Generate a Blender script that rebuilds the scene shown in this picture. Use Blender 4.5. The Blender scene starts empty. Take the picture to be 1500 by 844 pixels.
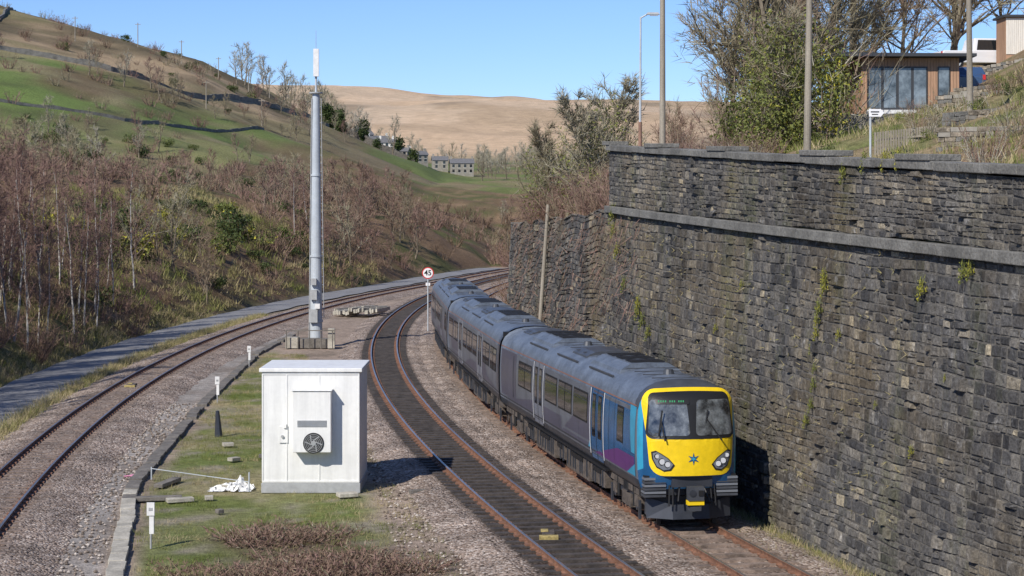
import bpy, math, random
import numpy as np
from mathutils import Vector, Matrix
random.seed(7); R=np.random.default_rng(7)
scene=bpy.context.scene
# ------------------------------------------------------------------ materials
def mat(name,col=(.5,.5,.5),rough=.8,metal=0,noise=None,bump=0,bscale=20,attr=None,spec=.5,stain=None,emit=None):
    m=bpy.data.materials.new(name); m.use_nodes=True
    nt=m.node_tree; b=nt.nodes['Principled BSDF']; L=nt.links
    b.inputs['Roughness'].default_value=rough; b.inputs['Metallic'].default_value=metal
    b.inputs['Specular IOR Level'].default_value=spec
    b.inputs['Base Color'].default_value=(*col,1)
    src=None
    tc=nt.nodes.new('ShaderNodeTexCoord'); vec=tc.outputs['Object']
    if attr:
        a=nt.nodes.new('ShaderNodeAttribute'); a.attribute_name=attr[0]
        if attr[1]=='ramp':
            r=nt.nodes.new('ShaderNodeValToRGB'); cr=r.color_ramp
            st=attr[2]
            while len(cr.elements)<len(st): cr.elements.new(.5)
            for e,(p,c) in zip(cr.elements,st): e.position=p; e.color=(*c,1)
            L.new(a.outputs['Fac'],r.inputs[0]); src=r.outputs[0]
        else: src=a.outputs['Color']
    def nz(sc,lo,hi,scale=None,f0=.32,f1=.68):
        n=nt.nodes.new('ShaderNodeTexNoise'); n.inputs['Scale'].default_value=sc; n.inputs['Detail'].default_value=4; n.inputs['Roughness'].default_value=.65
        mp=nt.nodes.new('ShaderNodeMapping'); L.new(vec,mp.inputs[0]); 
        if scale: mp.inputs['Scale'].default_value=scale
        L.new(mp.outputs[0],n.inputs['Vector'])
        mr=nt.nodes.new('ShaderNodeMapRange'); mr.inputs['From Min'].default_value=f0; mr.inputs['From Max'].default_value=f1
        mr.inputs['To Min'].default_value=lo; mr.inputs['To Max'].default_value=hi
        L.new(n.outputs['Fac'],mr.inputs['Value']); return mr.outputs[0]
    if stain:
        for (sc,colr,f0,f1,amt,*rest) in stain:
            o=nz(sc,0,amt,rest[0] if rest else None,f0,f1)
            mx=nt.nodes.new('ShaderNodeMix'); mx.data_type='RGBA'
            if src is None: mx.inputs[6].default_value=(*col,1)
            else: L.new(src,mx.inputs[6])
            L.new(o,mx.inputs[0]); mx.inputs[7].default_value=(*colr,1); src=mx.outputs[2]
    if noise:
        for (sc,lo,hi,*rest) in noise:
            o=nz(sc,lo,hi,rest[0] if rest else None)
            mx=nt.nodes.new('ShaderNodeMix'); mx.data_type='RGBA'; mx.blend_type='MULTIPLY'; mx.inputs[0].default_value=1
            if src is None: mx.inputs[6].default_value=(*col,1)
            else: L.new(src,mx.inputs[6])
            L.new(o,mx.inputs[7]); src=mx.outputs[2]
    if src is not None: L.new(src,b.inputs['Base Color'])
    if bump:
        n=nt.nodes.new('ShaderNodeTexNoise'); n.inputs['Scale'].default_value=bscale; n.inputs['Detail'].default_value=5
        L.new(vec,n.inputs['Vector'])
        bp=nt.nodes.new('ShaderNodeBump'); bp.inputs['Strength'].default_value=min(1,bump); bp.inputs['Distance'].default_value=.05
        L.new(n.outputs['Fac'],bp.inputs['Height']); L.new(bp.outputs[0],b.inputs['Normal'])
    if emit: b.inputs['Emission Color'].default_value=(*emit[0],1); b.inputs['Emission Strength'].default_value=emit[1]
    return m
def stony(name,cols,scale,attr=None,bumpd=.05):
    m=bpy.data.materials.new(name); m.use_nodes=True
    nt=m.node_tree; b=nt.nodes['Principled BSDF']; L=nt.links; b.inputs['Roughness'].default_value=.9; b.inputs['Specular IOR Level'].default_value=.2
    tc=nt.nodes.new('ShaderNodeTexCoord')
    v=nt.nodes.new('ShaderNodeTexVoronoi'); v.inputs['Scale'].default_value=scale; L.new(tc.outputs['Object'],v.inputs['Vector'])
    sep=nt.nodes.new('ShaderNodeSeparateColor'); L.new(v.outputs['Color'],sep.inputs[0])
    r=nt.nodes.new('ShaderNodeValToRGB'); cr=r.color_ramp
    while len(cr.elements)<len(cols): cr.elements.new(.5)
    for i,(e,c) in enumerate(zip(cr.elements,cols)): e.position=i/(len(cols)-1); e.color=(*c,1)
    L.new(sep.outputs[0],r.inputs[0])
    n=nt.nodes.new('ShaderNodeTexNoise'); n.inputs['Scale'].default_value=.6; n.inputs['Detail'].default_value=6; L.new(tc.outputs['Object'],n.inputs['Vector'])
    mr=nt.nodes.new('ShaderNodeMapRange'); mr.inputs['From Min'].default_value=.3; mr.inputs['From Max'].default_value=.7; mr.inputs['To Min'].default_value=.62; mr.inputs['To Max'].default_value=1.3
    L.new(n.outputs['Fac'],mr.inputs['Value'])
    mx=nt.nodes.new('ShaderNodeMix'); mx.data_type='RGBA'; mx.blend_type='MULTIPLY'; mx.inputs[0].default_value=1
    L.new(r.outputs[0],mx.inputs[6]); L.new(mr.outputs[0],mx.inputs[7]); out=mx.outputs[2]
    if attr:
        a=nt.nodes.new('ShaderNodeAttribute'); a.attribute_name=attr
        mx2=nt.nodes.new('ShaderNodeMix'); mx2.data_type='RGBA'; mx2.blend_type='MULTIPLY'; mx2.inputs[0].default_value=1
        L.new(out,mx2.inputs[6]); L.new(a.outputs['Color'],mx2.inputs[7]); out=mx2.outputs[2]
    L.new(out,b.inputs['Base Color'])
    bp=nt.nodes.new('ShaderNodeBump'); bp.inputs['Strength'].default_value=1; bp.inputs['Distance'].default_value=bumpd; bp.invert=True
    L.new(v.outputs['Distance'],bp.inputs['Height']); L.new(bp.outputs[0],b.inputs['Normal'])
    return m
# ------------------------------------------------------------------ mesh helpers
def link(o,parent=None):
    scene.collection.objects.link(o)
    if parent: o.parent=parent
    return o
def empty(name,parent=None):
    return link(bpy.data.objects.new(name,None),parent)
class MB:
    def __init__(s): s.v=[];s.f=[];s.m=[]
    def add(s,vs,fs,m=0):
        o=len(s.v); s.v+= [tuple(p) for p in vs]; s.f+=[tuple(i+o for i in f) for f in fs]; s.m+=[m]*len(fs)
    def box(s,c,d,m=0,rz=0,rx=0,ry=0,taper=0):
        x,y,z=d[0]/2,d[1]/2,d[2]/2; t=1-taper
        vs=[(-x,-y,-z),(x,-y,-z),(x,y,-z),(-x,y,-z),(-x*t,-y*t,z),(x*t,-y*t,z),(x*t,y*t,z),(-x*t,y*t,z)]
        M=Matrix.Rotation(rz,3,'Z')@Matrix.Rotation(ry,3,'Y')@Matrix.Rotation(rx,3,'X')
        vs=[M@Vector(p)+Vector(c) for p in vs]
        s.add(vs,[(0,3,2,1),(4,5,6,7),(0,1,5,4),(1,2,6,5),(2,3,7,6),(3,0,4,7)],m)
    def b2(s,x0,x1,y0,y1,z0,z1,m=0): s.box(((x0+x1)/2,(y0+y1)/2,(z0+z1)/2),(x1-x0,y1-y0,z1-z0),m)
    def cyl(s,p0,p1,r0,r1=None,n=12,m=0):
        r1=r0 if r1 is None else r1
        p0=Vector(p0);p1=Vector(p1);d=(p1-p0).normalized(); a=d.orthogonal().normalized(); b=d.cross(a)
        vs=[];
        for p,r in((p0,r0),(p1,r1)):
            for i in range(n):
                t=2*math.pi*i/n; vs.append(p+a*math.cos(t)*r+b*math.sin(t)*r)
        fs=[(i,(i+1)%n,n+(i+1)%n,n+i) for i in range(n)]+[tuple(range(n))[::-1],tuple(range(n,2*n))]
        s.add(vs,fs,m)
    def obj(s,name,mats,parent=None,smooth=False,bevel=0):
        me=bpy.data.meshes.new(name); me.from_pydata(s.v,[],s.f); 
        for mm in mats: me.materials.append(mm)
        me.polygons.foreach_set('material_index',s.m)
        if smooth: me.polygons.foreach_set('use_smooth',[True]*len(s.f))
        me.update(); o=bpy.data.objects.new(name,me); link(o,parent)
        if bevel:
            b=o.modifiers.new('b','BEVEL'); b.width=bevel; b.segments=2; b.limit_method='ANGLE'
        return o
def npmesh(name,V,F,mats,M=None,tint=None,col=None,parent=None,smooth=False):
    V=np.asarray(V,dtype=np.float32);F=np.asarray(F,dtype=np.int32); k=F.shape[1]
    me=bpy.data.meshes.new(name); me.vertices.add(len(V)); me.vertices.foreach_set('co',V.ravel())
    me.loops.add(F.size); me.loops.foreach_set('vertex_index',F.ravel())
    me.polygons.add(len(F)); me.polygons.foreach_set('loop_start',np.arange(0,F.size,k,dtype=np.int32))
    me.polygons.foreach_set('loop_total',np.full(len(F),k,dtype=np.int32))
    if M is not None: me.polygons.foreach_set('material_index',np.asarray(M,dtype=np.int32))
    me.polygons.foreach_set('use_smooth',np.full(len(F),smooth,dtype=bool))
    for mm in mats: me.materials.append(mm)
    me.update(calc_edges=True)
    if tint is not None:
        a=me.attributes.new('tint','FLOAT','POINT'); a.data.foreach_set('value',np.asarray(tint,dtype=np.float32))
    if col is not None:
        c=np.ones((len(V),4),dtype=np.float32); c[:,:3]=col
        a=me.attributes.new('gcol','FLOAT_COLOR','POINT'); a.data.foreach_set('color',c.ravel())
    me.validate()
    return link(bpy.data.objects.new(name,me),parent)
def hashn(ix,iy,s):
    h=(ix.astype(np.int64)*374761393+iy.astype(np.int64)*668265263+s*982451653)&0x7fffffff
    h=((h^(h>>13))*1274126177)&0x7fffffff
    return ((h^(h>>16))&0xffff)/65535.
def vnoise(x,y,s=0):
    x=np.asarray(x,float);y=np.asarray(y,float)
    ix=np.floor(x);iy=np.floor(y);fx=x-ix;fy=y-iy;fx=fx*fx*(3-2*fx);fy=fy*fy*(3-2*fy)
    a=hashn(ix,iy,s);b=hashn(ix+1,iy,s);c=hashn(ix,iy+1,s);d=hashn(ix+1,iy+1,s)
    return (a*(1-fx)+b*fx)*(1-fy)+(c*(1-fx)+d*fx)*fy
def fbm(x,y,s=0,o=4):
    t=0;a=.5
    for i in range(o): t=t+a*vnoise(x*2**i,y*2**i,s+i);a*=.5
    return t/(1-.5**o)
def sm(t): t=np.clip(t,0,1); return t*t*(3-2*t)
# ------------------------------------------------------------------ layout curves (metres)
def mid(y): y=np.minimum(y,262.); return -8.5+(y-142)**2/889
def dmid(y): return 2*(y-142)/889
def trn(y): return mid(y)+3.9+.4*sm((y-44)/60)
def x3(y): y=np.minimum(y,262.); return np.minimum(-18.5+(y-110)**2/850,mid(y)-3.8)
def pl(y): return x3(y)-6.9
def xw(y): return mid(y)+6.6
def ztop(y): return 9.35+(np.minimum(y,74)-39)*.041
def zstr(y): return 7.37+(np.minimum(y,74)-39)*.025
def lowtop(y): return 8.3-1.0*(y-74)/31
def hillH(x): return np.interp(x,[-900,-300,-147,-108,-88,-73,-63,-50,-37,-18,0,300,1500],[130,92,65,54,48,41,35,29,23,15,14,16,30])
def FF(x,y):
    a=hillH(x)*(.22+.78*sm((y-150)/400))+(fbm(x/25,y/25,15)-.5)*5
    vv=np.interp(y,[550,650,800,1000,1500,2000,2600,4000],[16,20,22,31,82,121,126,90])*(1-.00022*x)+ (fbm(x/180,y/180,5)-.5)*np.clip((y-850)/30,0,24)
    k=sm((y-560)/340)
    return a*(1-k)+vv*k
def floorz(x,y): return -.36+.08*(fbm(x/1.3,y/1.3,2)-.5)
def Tr(y):
    a=np.where(y<74,ztop(y)-1.15,lowtop(y)-.25)
    return a
def hgt(x,y):
    x=np.asarray(x,float);y=np.asarray(y,float)
    P=pl(y);W=xw(y)
    F=FF(x,y)
    d=np.maximum(P-x,0)
    B=9+3.5*sm((y-130)/50)*(1-sm((y-215)/40))
    b=B*(1-np.exp(-d*.72/B))+.05*d+ (fbm(x/4,y/4,9)-.5)*2.0*np.clip(d/3,0,1)-.36
    S1=sm((y-170)/220)*np.clip(d/40,0,1)
    Lf=b*(1-S1)+F*S1
    e=np.maximum(x-W-.55,0)
    rise=.3*np.clip(e-6,0,60)+.2*np.clip(e-20,0,22)
    hi=Tr(y)+rise+(fbm(x/3,y/3,11)-.5)*.5*np.clip(e/2,0,1)
    hi=hi+np.where(y>74,sm((y-74)/6)*np.clip(e*.45,0,1.8),0)
    bank=np.minimum(-.36+.85*np.maximum(x-W-.2,0),hi)
    t=sm((y-105)/8)
    Rt=hi*(1-t)+np.minimum(bank,hi)*t
    z=np.where(x<P,Lf,np.where(x<=W+.55,floorz(x,y),Rt))
    k=sm((y-262)/120)
    return z*(1-k)+F*k
def H1(x,y): return float(hgt(np.array([x]),np.array([y]))[0])
trough_pts=np.array([[10,-3.4],[32,-7.2],[44.1,-9.2],[60,-11.9],[85,-13.7],[113,-15.0],[130,-14.6]])
def trough(y): return np.interp(y,trough_pts[:,0],trough_pts[:,1])
def grass_r(y): return np.interp(y,[20,44,54,60,70,90,120],[-.5,-2.2,-3.6,-4.2,-6.5,-10,-14.5])
# ------------------------------------------------------------------ terrain
rows=np.concatenate([np.arange(-40,30,4),np.arange(30,135,.6),np.arange(135,270,2),np.arange(270,600,4),np.arange(600,1000,15),np.arange(1000,2600,30),[2600,3000,4000]])
dl=np.concatenate([[0,.4],np.arange(1,20,.8),np.arange(20,60,2.5),np.arange(60,200,4),np.arange(200,1000,25),[1100,1300,1600,2000,2600]])[::-1]
dr=np.concatenate([[.0,.5,.56,.8],np.arange(1.5,20,.8),np.arange(20,60,2.5),np.arange(65,400,20),[400,550,750,1000,1400,1900,2600]])
nf=64
cols=[]
for d in dl: cols.append(pl(rows)-d)
for i in range(1,nf): t=i/nf; cols.append(pl(rows)*(1-t)+xw(rows)*t)
for d in dr: cols.append(xw(rows)+d)
X=np.array(cols).T; Y=np.repeat(rows[:,None],X.shape[1],1)
Z=hgt(X,Y)
nr,nc=X.shape
idx=np.arange(nr*nc).reshape(nr,nc)
F=np.stack([idx[:-1,:-1],idx[:-1,1:],idx[1:,1:],idx[1:,:-1]],-1).reshape(-1,4)
def lerp(a,b,t): return a*(1-t[...,None])+b*t[...,None]
C=np.zeros(X.shape+(3,))
c=lambda *a: np.array(a)
n1=fbm(X/2.2,Y/2.2,21);n2=fbm(X/9,Y/9,22);n3=fbm(X/50,Y/50,23,5);n4=fbm(X/160,Y/90,25,5);n5=fbm(X/.9,Y/.9,27,3);n6=fbm(X/22,Y/22,29,5)
isL=X<pl(Y);isR=X>xw(Y)+.5
bal=lerp(c(.31,.245,.195)+0*C,c(.20,.16,.125),sm((n1-.45)*4))
gray=lerp(c(.30,.275,.25)+0*C,c(.21,.18,.155),sm((n1-.5)*4))
fl=lerp(bal,gray,sm((trough(Y)-X)/.5)*(Y<140))
gm=sm((X-trough(Y)-.3)/.5)*sm((grass_r(Y)-X+2.6*(n1-.5)+1.5*(n2-.5))/.9)
gcol=lerp(c(.155,.175,.055)+0*C,c(.28,.24,.14),sm((n1-.42)*5))
gcol=lerp(gcol,c(.11,.145,.04)+0*C,sm((n2-.46)*5)*.7)
gcol=lerp(gcol,c(.27,.235,.19)+0*C,sm((n5-.56)*6)*.8)
fl=lerp(fl,gcol,gm)
heap=np.exp(-(((X+4.6)/2.8)**2+((Y-46.3)/3.4)**2)**1.5)+np.exp(-(((X+6.3)/1.7)**2+((Y-51)/1.8)**2)**1.5)
fl=lerp(fl,c(.10,.065,.055)+0*C,np.clip(heap,0,1)*.95)
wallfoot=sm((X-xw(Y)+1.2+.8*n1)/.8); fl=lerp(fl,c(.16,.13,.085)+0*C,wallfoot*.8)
pe=sm((x3(Y)-1.9-X+.5*n1)/.5)*sm((X-x3(Y)+3.2)/.3)*.7+sm((x3(Y)-6.4-X)/.3)
fl=lerp(fl,c(.13,.11,.065)+0*C,np.clip(pe,0,1))
bk=lerp(c(.17,.115,.07)+0*C,c(.11,.11,.045),sm((n2-.42)*5))
bk=lerp(bk,c(.25,.17,.10)+0*C,sm((n1-.52)*5)*.7)
green=lerp(c(.135,.185,.055)+0*C,c(.20,.20,.085),sm((n3-.45)*5))
green=lerp(green,c(.25,.205,.12)+0*C,sm((n6-.46)*7)*.8)
green=lerp(green,c(.09,.10,.045)+0*C,sm((n2-.55)*8)*.6)
green=lerp(green,c(.15,.105,.065)+0*C,sm((fbm(X/14,Y/40,55,5)-.52)*8)*.75)
moor=lerp(c(.37,.275,.17)+0*C,c(.10,.085,.05),sm((n3-.45)*9)*.85)
moor=lerp(moor,c(.15,.15,.065)+0*C,sm((n6-.5)*7)*.6)
moor=lerp(moor,c(.09,.075,.045)+0*C,sm((n2-.6)*9)*.6)
bound=395+50*(n4-.5)
gs=sm((Y-235-90*(n3-.5))/30)*sm((-34-X+18*(n6-.5))/8)
hill=lerp(lerp(bk,green,gs),moor,sm((Y-bound)/10)*sm((-40-X)/10))
far=lerp(c(.53,.385,.25)+0*C,c(.42,.31,.20),sm((n4-.45)*6))  # moor tan kept pale, with distance haze painted into the colour
far=lerp(far,c(.25,.20,.14)+0*C,sm((fbm(X/60,Y/140,61,5)-.55)*9)*.7)  # dark heather lines, plus gully shadows painted in as colour noise
far=lerp(far,c(.60,.46,.32)+0*C,sm((fbm(X/90,Y/200,63,5)-.55)*8)*.6)
far=lerp(far,c(.20,.17,.13)+0*C,sm((Y-1800-300*n4)/80)*sm((X-20)/80)*.6)
valley=lerp(c(.14,.17,.06)+0*C,c(.21,.17,.10),sm((n6-.45)*6))
hill=lerp(hill,lerp(valley,far,sm((Y-900)/150)),sm((Y-580)/120))
hx=sm((X+50)/20)*sm((Y-380)/60)*(1-sm((Y-850)/100)); hill=lerp(hill,valley,hx)
rb=lerp(c(.13,.14,.055)+0*C,c(.24,.185,.11),sm((n1-.38)*5))
rb=lerp(rb,c(.19,.13,.085)+0*C,sm((n2-.46)*6)*.8)
brn=sm((X-xw(Y)-26)/5); rb=lerp(rb,c(.28,.18,.11)+0*C,brn)
rb=lerp(rb,c(.22,.15,.09)+0*C,sm((Y-76)/6)*(1-sm((X-xw(Y)-7)/3)))
rt=lerp(rb,hill,sm((Y-262)/80))
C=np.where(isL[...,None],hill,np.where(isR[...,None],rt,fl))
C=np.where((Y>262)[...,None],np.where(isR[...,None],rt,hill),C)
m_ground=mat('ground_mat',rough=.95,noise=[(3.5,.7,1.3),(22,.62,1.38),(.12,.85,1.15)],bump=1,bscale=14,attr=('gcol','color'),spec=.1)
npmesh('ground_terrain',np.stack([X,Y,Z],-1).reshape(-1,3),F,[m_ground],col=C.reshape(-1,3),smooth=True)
# ------------------------------------------------------------------ track
m_ball=stony('ballast_mat',[(.07,.055,.045),(.22,.17,.135),(.32,.25,.20),(.40,.335,.285),(.55,.50,.45)],15,attr='gcol')
m_rail=mat('rail_rust',(.20,.10,.06),.8,0,noise=[(6,.6,1.4)])
m_railtop=mat('rail_worn_steel',(.42,.38,.34),.35,.8,noise=[(2,.7,1.2,(1,.1,1))])
m_sleep=mat('sleeper_mat',(.23,.175,.14),.9,0,noise=[(3,.5,1.4),(30,.7,1.2)])
m_sleepd=mat('sleeper_grimy',(.06,.05,.044),.85,0,noise=[(3,.5,1.5),(30,.7,1.2)])
def offs(fn,y,o):
    s=(fn(y+.05)-fn(y-.05))/.1; n=np.sqrt(1+s*s); return fn(y)+o/n, y-o*s/n
def track(fn,y0,y1,dirty,dz=0):
    P=empty('railway_track')
    ys=np.arange(y0,y1,.35); offc=np.array([-3.0,-2.5,-2.1,-1.75,-1.45,-1.2,-.95,-.72,-.45,-.2,0,.2,.45,.72,.95,1.2,1.45,1.75,2.1,2.5,3.0])
    zc=np.interp(np.abs(offc),[0,.6,.75,1.3,1.75,2.6,3.0],[-.2+dz,-.2+dz,-.18,-.18+dz,-.17,-.34,-.46])
    XX=[];YY=[]
    for o in offc:
        a,b=offs(fn,ys,o); XX.append(a);YY.append(b)
    XX=np.array(XX).T;YY=np.array(YY).T;ZZ=zc[None,:]+.05*(R.random(XX.shape)-.5)
    a=np.arange(XX.size).reshape(XX.shape)
    Fq=np.stack([a[:-1,:-1],a[:-1,1:],a[1:,1:],a[1:,:-1]],-1).reshape(-1,4)
    n=fbm(XX/1.5,YY/3,31); ins=sm((1.5-np.abs(offc)[None,:])/.4)*dirty
    base=c(.95,.92,.9)*np.ones(XX.shape+(3,)); base=lerp(base,c(.16,.15,.145)+0*base,np.clip(ins*(.85+.4*n),0,1))
    rust=np.exp(-((np.abs(offc)-.72)/.28)**2)[None,:]+0*n; base=lerp(base,c(.75,.55,.43)+0*base,np.clip(rust*.6*(1-dirty*.6),0,1))
    npmesh('ballast',np.stack([XX,YY,ZZ],-1).reshape(-1,3),Fq,[m_ball],col=base.reshape(-1,3),parent=P)
    s=MB(); y=y0
    while y<y1:
        sl=float((fn(y+.05)-fn(y-.05))/.1); x=float(fn(y))
        s.box((x,y,-.205+.006*random.random()),(2.55,.26,.13),0,rz=-math.atan(sl)+random.uniform(-.01,.01))
        for q in(-.75,.75):
            cx,cy=x+q*math.cos(math.atan(sl)),y-q*math.sin(math.atan(sl))
            s.box((cx,cy,-.125),(.34,.2,.05),1,rz=-math.atan(sl))
        y+=.66
    s.obj('sleepers',[m_sleepd if dirty>.6 else m_sleep,m_rail],P)
    prof=[(-.07,-.16),(.07,-.16),(.07,-.14),(.012,-.12),(.012,-.045),(.036,-.035),(.036,-.004),(.03,0),(-.03,0),(-.036,-.004),(-.036,-.035),(-.012,-.045),(-.012,-.12),(-.07,-.14)]
    ys=np.arange(y0,y1,.8); V=[];Fr=[];M=[]
    for side in(-.7535,.7535):
        o0=len(V)
        for yy in ys:
            for(px,pz) in prof:
                a,b=offs(fn,yy,side+px); V.append((a,b,pz))
        k=len(prof)
        for i in range(len(ys)-1):
            for j in range(k):
                Fr.append((o0+i*k+j,o0+i*k+(j+1)%k,o0+(i+1)*k+(j+1)%k,o0+(i+1)*k+j)); M.append(1 if j in(6,7,8) else 0)
    npmesh('rails',V,Fr,[m_rail,m_railtop],M=M,parent=P)
    return P
track(trn,14,255,.2); track(mid,14,255,1.); track(x3,14,255,.25,.055)
m_tar=mat('tarmac',(.21,.21,.215),.9,0,noise=[(.6,.8,1.2),(30,.8,1.2)],bump=.4,bscale=60)
ys=np.arange(20,255,1.); V=[];Fq=[]
for i,y in enumerate(ys):
    for j,o in enumerate((-6.5,-5.6,-4.75,-3.9,-3.0)):
        a,b=offs(x3,y,o+.12*math.sin(y*.7+j)*(j in(0,4))); V.append((a,b,-.27+.03*(1-abs(j-2)/2)))
for i in range(len(ys)-1):
    for j in range(4): q=i*5+j; Fq.append((q,q+1,q+6,q+5))
npmesh('tarmac_path',V,Fq,[m_tar],smooth=True)
m_conc=mat('concrete',(.46,.43,.36),.9,0,noise=[(2,.6,1.2),(15,.8,1.15)],bump=.4,bscale=40)
m_concd=mat('concrete_dark',(.17,.155,.135),.9,0,noise=[(2,.6,1.3),(15,.8,1.15)],bump=.4,bscale=40)
s=MB(); y=28.
while y<128:
    x=float(trough(y)); sl=float(trough(y+.5)-trough(y)) /.5
    if random.random()>.04: s.box((x+random.uniform(-.04,.04),y,-.29+random.uniform(-.02,.02)),(.42,.95,.14),0 if y<55+6*random.random() else 1,rz=-math.atan(sl)+random.uniform(-.04,.04))
    y+=.985
s.obj('cable_trough',[m_conc,m_concd],bevel=.012)
# ------------------------------------------------------------------ stone walls
stone_ramp=[(0,(.035,.035,.037)),(.3,(.08,.078,.077)),(.6,(.14,.132,.12)),(.85,(.22,.195,.155)),(1,(.36,.31,.22))]
m_stone=mat('gritstone',rough=.92,stain=[(.22,(.17,.13,.075),.46,.64,.55),(.5,(.11,.115,.05),.54,.7,.5,(1,1,.3)),(2.2,(.36,.35,.33),.60,.72,.5)],noise=[(.3,.7,1.3),(9,.6,1.35),(40,.75,1.2)],bump=.9,bscale=12,attr=('tint','ramp',stone_ramp),spec=.15)
m_mortar=mat('mortar',(.10,.092,.08),.95,0,noise=[(2,.5,1.6),(20,.5,1.5)])
m_cope=mat('coping_stone',(.16,.155,.14),.9,0,noise=[(1,.6,1.3),(12,.7,1.3)],bump=.6,bscale=15)
def blocks(xf,zlo,zhi,y0,y1,hc,wc,prot,name,parent,light=0):
    ref=max(float(zhi(y0)-zlo(y0)),float(zhi(y1)-zlo(y1)))
    courses=[];t=0
    while t<ref:
        h=random.uniform(*hc); courses.append((t/ref,min(1,(t+h)/ref))); t+=h
    A=[]
    for(c0,c1) in courses:
        y=y0+random.uniform(-.3,0); h=(c1-c0)*ref
        while y<y1:
            w=random.uniform(*wc)
            if random.random()<.08 : w*=1.5
            if h>.2 and random.random()<.2 and w<.5:
                cm=c0+(c1-c0)*random.uniform(.35,.65); A.append((y,y+w,c0,cm))
                w2=w*random.uniform(.35,.65); 
                if random.random()<.5: A.append((y,y+w2,cm,c1));A.append((y+w2,y+w,cm,c1))
                else: A.append((y,y+w,cm,c1))
            else: A.append((y,y+w,c0,c1))
            y+=w
    A=np.array(A); A[:,0]=np.maximum(A[:,0],y0);A[:,1]=np.minimum(A[:,1],y1);A=A[A[:,1]-A[:,0]>.08]
    n=len(A); g=.010
    p=R.uniform(prot[0],prot[1],n)+ (R.random(n)<.06)*R.uniform(.04,.12,n)
    V=np.zeros((n,8,3))
    def cor(yy,tt,pp):
        lo=zlo(yy);hi=zhi(yy); z=lo+tt*(hi-lo)+.03*np.sin(yy*.9+tt*20)+.012*np.sin(yy*3.1+tt*31); sl=dmid(yy)
        nx=-1/np.sqrt(1+sl*sl); ny=sl/np.sqrt(1+sl*sl)
        return np.stack([xf(yy,z)+nx*pp,yy+ny*pp,z],-1)
    gt=g/ref; ins=R.uniform(.012,.032,n); it=ins/ref
    cs=[(0,2),(1,2),(1,3),(0,3)]
    for k,(a,b) in enumerate(cs):
        sa=1 if a==0 else -1; sb=1 if b==2 else -1
        V[:,k]=cor(A[:,a]+sa*g,A[:,b]+sb*gt,-.02+0*p)
        j1=R.uniform(0,.035,n);j2=R.uniform(0,.026,n)/ref; j3=R.uniform(-.012,.012,n)
        V[:,4+k]=cor(A[:,a]+sa*(g+ins*.7+j1),A[:,b]+sb*(gt+it*.7+j2),p+j3)
    f=np.array([[4,7,6,5],[0,4,5,1],[1,5,6,2],[2,6,7,3],[3,7,4,0]])
    Fq=(f[None]+8*np.arange(n)[:,None,None]).reshape(-1,4)
    yc=(A[:,0]+A[:,1])/2
    ti=np.clip(.06+.74*R.beta(1.7,2.0,n)+light+.4*(fbm(yc/4,A[:,2]*ref/1.5,41)-.5),0,1)
    ti=np.where(R.random(n)<.03,R.uniform(.8,1,n),ti)
    npmesh(name,V.reshape(-1,3),Fq,[m_stone],tint=np.repeat(ti,8),parent=parent)
    ys=np.append(np.arange(y0,y1,.8),y1); 
    v=[];ff=[]
    for yy in ys:
        for tt in(0,.5,1):
            q=cor(np.array([yy]),np.array([tt]),np.array([.0]))[0]; v.append(q)
    for i in range(len(ys)-1):
        for j in range(2): q=i*3+j; ff.append((q,q+3,q+4,q+1))
    npmesh(name+'_mortar',v,ff,[m_mortar],parent=parent)
W=empty('stone_retaining_wall')
bat=.055
xfb=lambda y,z: xw(y)+bat*np.maximum(z,-.5)
blocks(xfb,lambda y:-.4+0*y,lambda y:zstr(y)-.03,26,74,(.16,.36),(.18,.52),(.012,.05),'lower_stonework',W)
xfp=lambda y,z: xw(y)+bat*zstr(y)+.02
blocks(xfp,lambda y:zstr(y)+.26,lambda y:ztop(y)-.2,26,74,(.14,.25),(.18,.5),(.012,.045),'parapet_stonework',W,light=.05)
s=MB()
y=26.
while y<73.9:
    L=min(random.uniform(1.0,1.5),74-y); ym=y+L/2; sl=dmid(ym); a=-math.atan(sl)
    s.box((float(xfb(ym,zstr(ym)))+.05,ym,float(zstr(ym))+.11),(.5,L/math.cos(a)-.012,.26+random.uniform(-.01,.01)),0,rz=a,rx=math.atan(.025)); y+=L
y=26.
while y<73.9:
    L=min(random.uniform(.9,1.6),74.1-y); ym=y+L/2; sl=dmid(ym); a=-math.atan(sl)
    s.box((float(xfp(ym,0))+.22,ym,float(ztop(ym))-.07+random.uniform(-.012,.012)),(.72,L/math.cos(a)-.015,.21),0,rz=a,rx=math.atan(.041)); y+=L
for yy in (50.2,58.6,66.5,74.0,44.):
    a=-math.atan(dmid(yy)); s.box((float(xfp(yy,0))+.22,yy,float(ztop(yy))+.11),(.8,1.9 if yy<74 else 1.2,.15),0,rz=a,rx=math.atan(.03))
s.obj('coping_and_string_course',[m_cope],W,bevel=.02)
s=MB(); yy=26.
while yy<74:
    y2=min(yy+2,74)
    x0=float(xfp(yy,0));x1=float(xfp(y2,0)); t=.42
    s.add([(x0+.03,yy,zstr(yy)+.1),(x0+t,yy,zstr(yy)+.1),(x1+t,y2,zstr(y2)+.1),(x1+.03,y2,zstr(y2)+.1),(x0+.03,yy,ztop(yy)-.155),(x0+t,yy,ztop(yy)-.155),(x1+t,y2,ztop(y2)-.155),(x1+.03,y2,ztop(y2)-.155)],
      [(4,5,6,7),(1,2,6,5),(2,3,7,6),(0,1,5,4)])
    yy=y2
s.obj('wall_core',[m_mortar],W)
W2=empty('stone_retaining_wall')
blocks(xfb,lambda y:-.4+0*y,lambda y:lowtop(y)+.35*np.sin(y*1.1)*.3,74.02,105,(.16,.32),(.2,.55),(.02,.10),'stonework',W2,light=.04)
s=MB()
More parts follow.
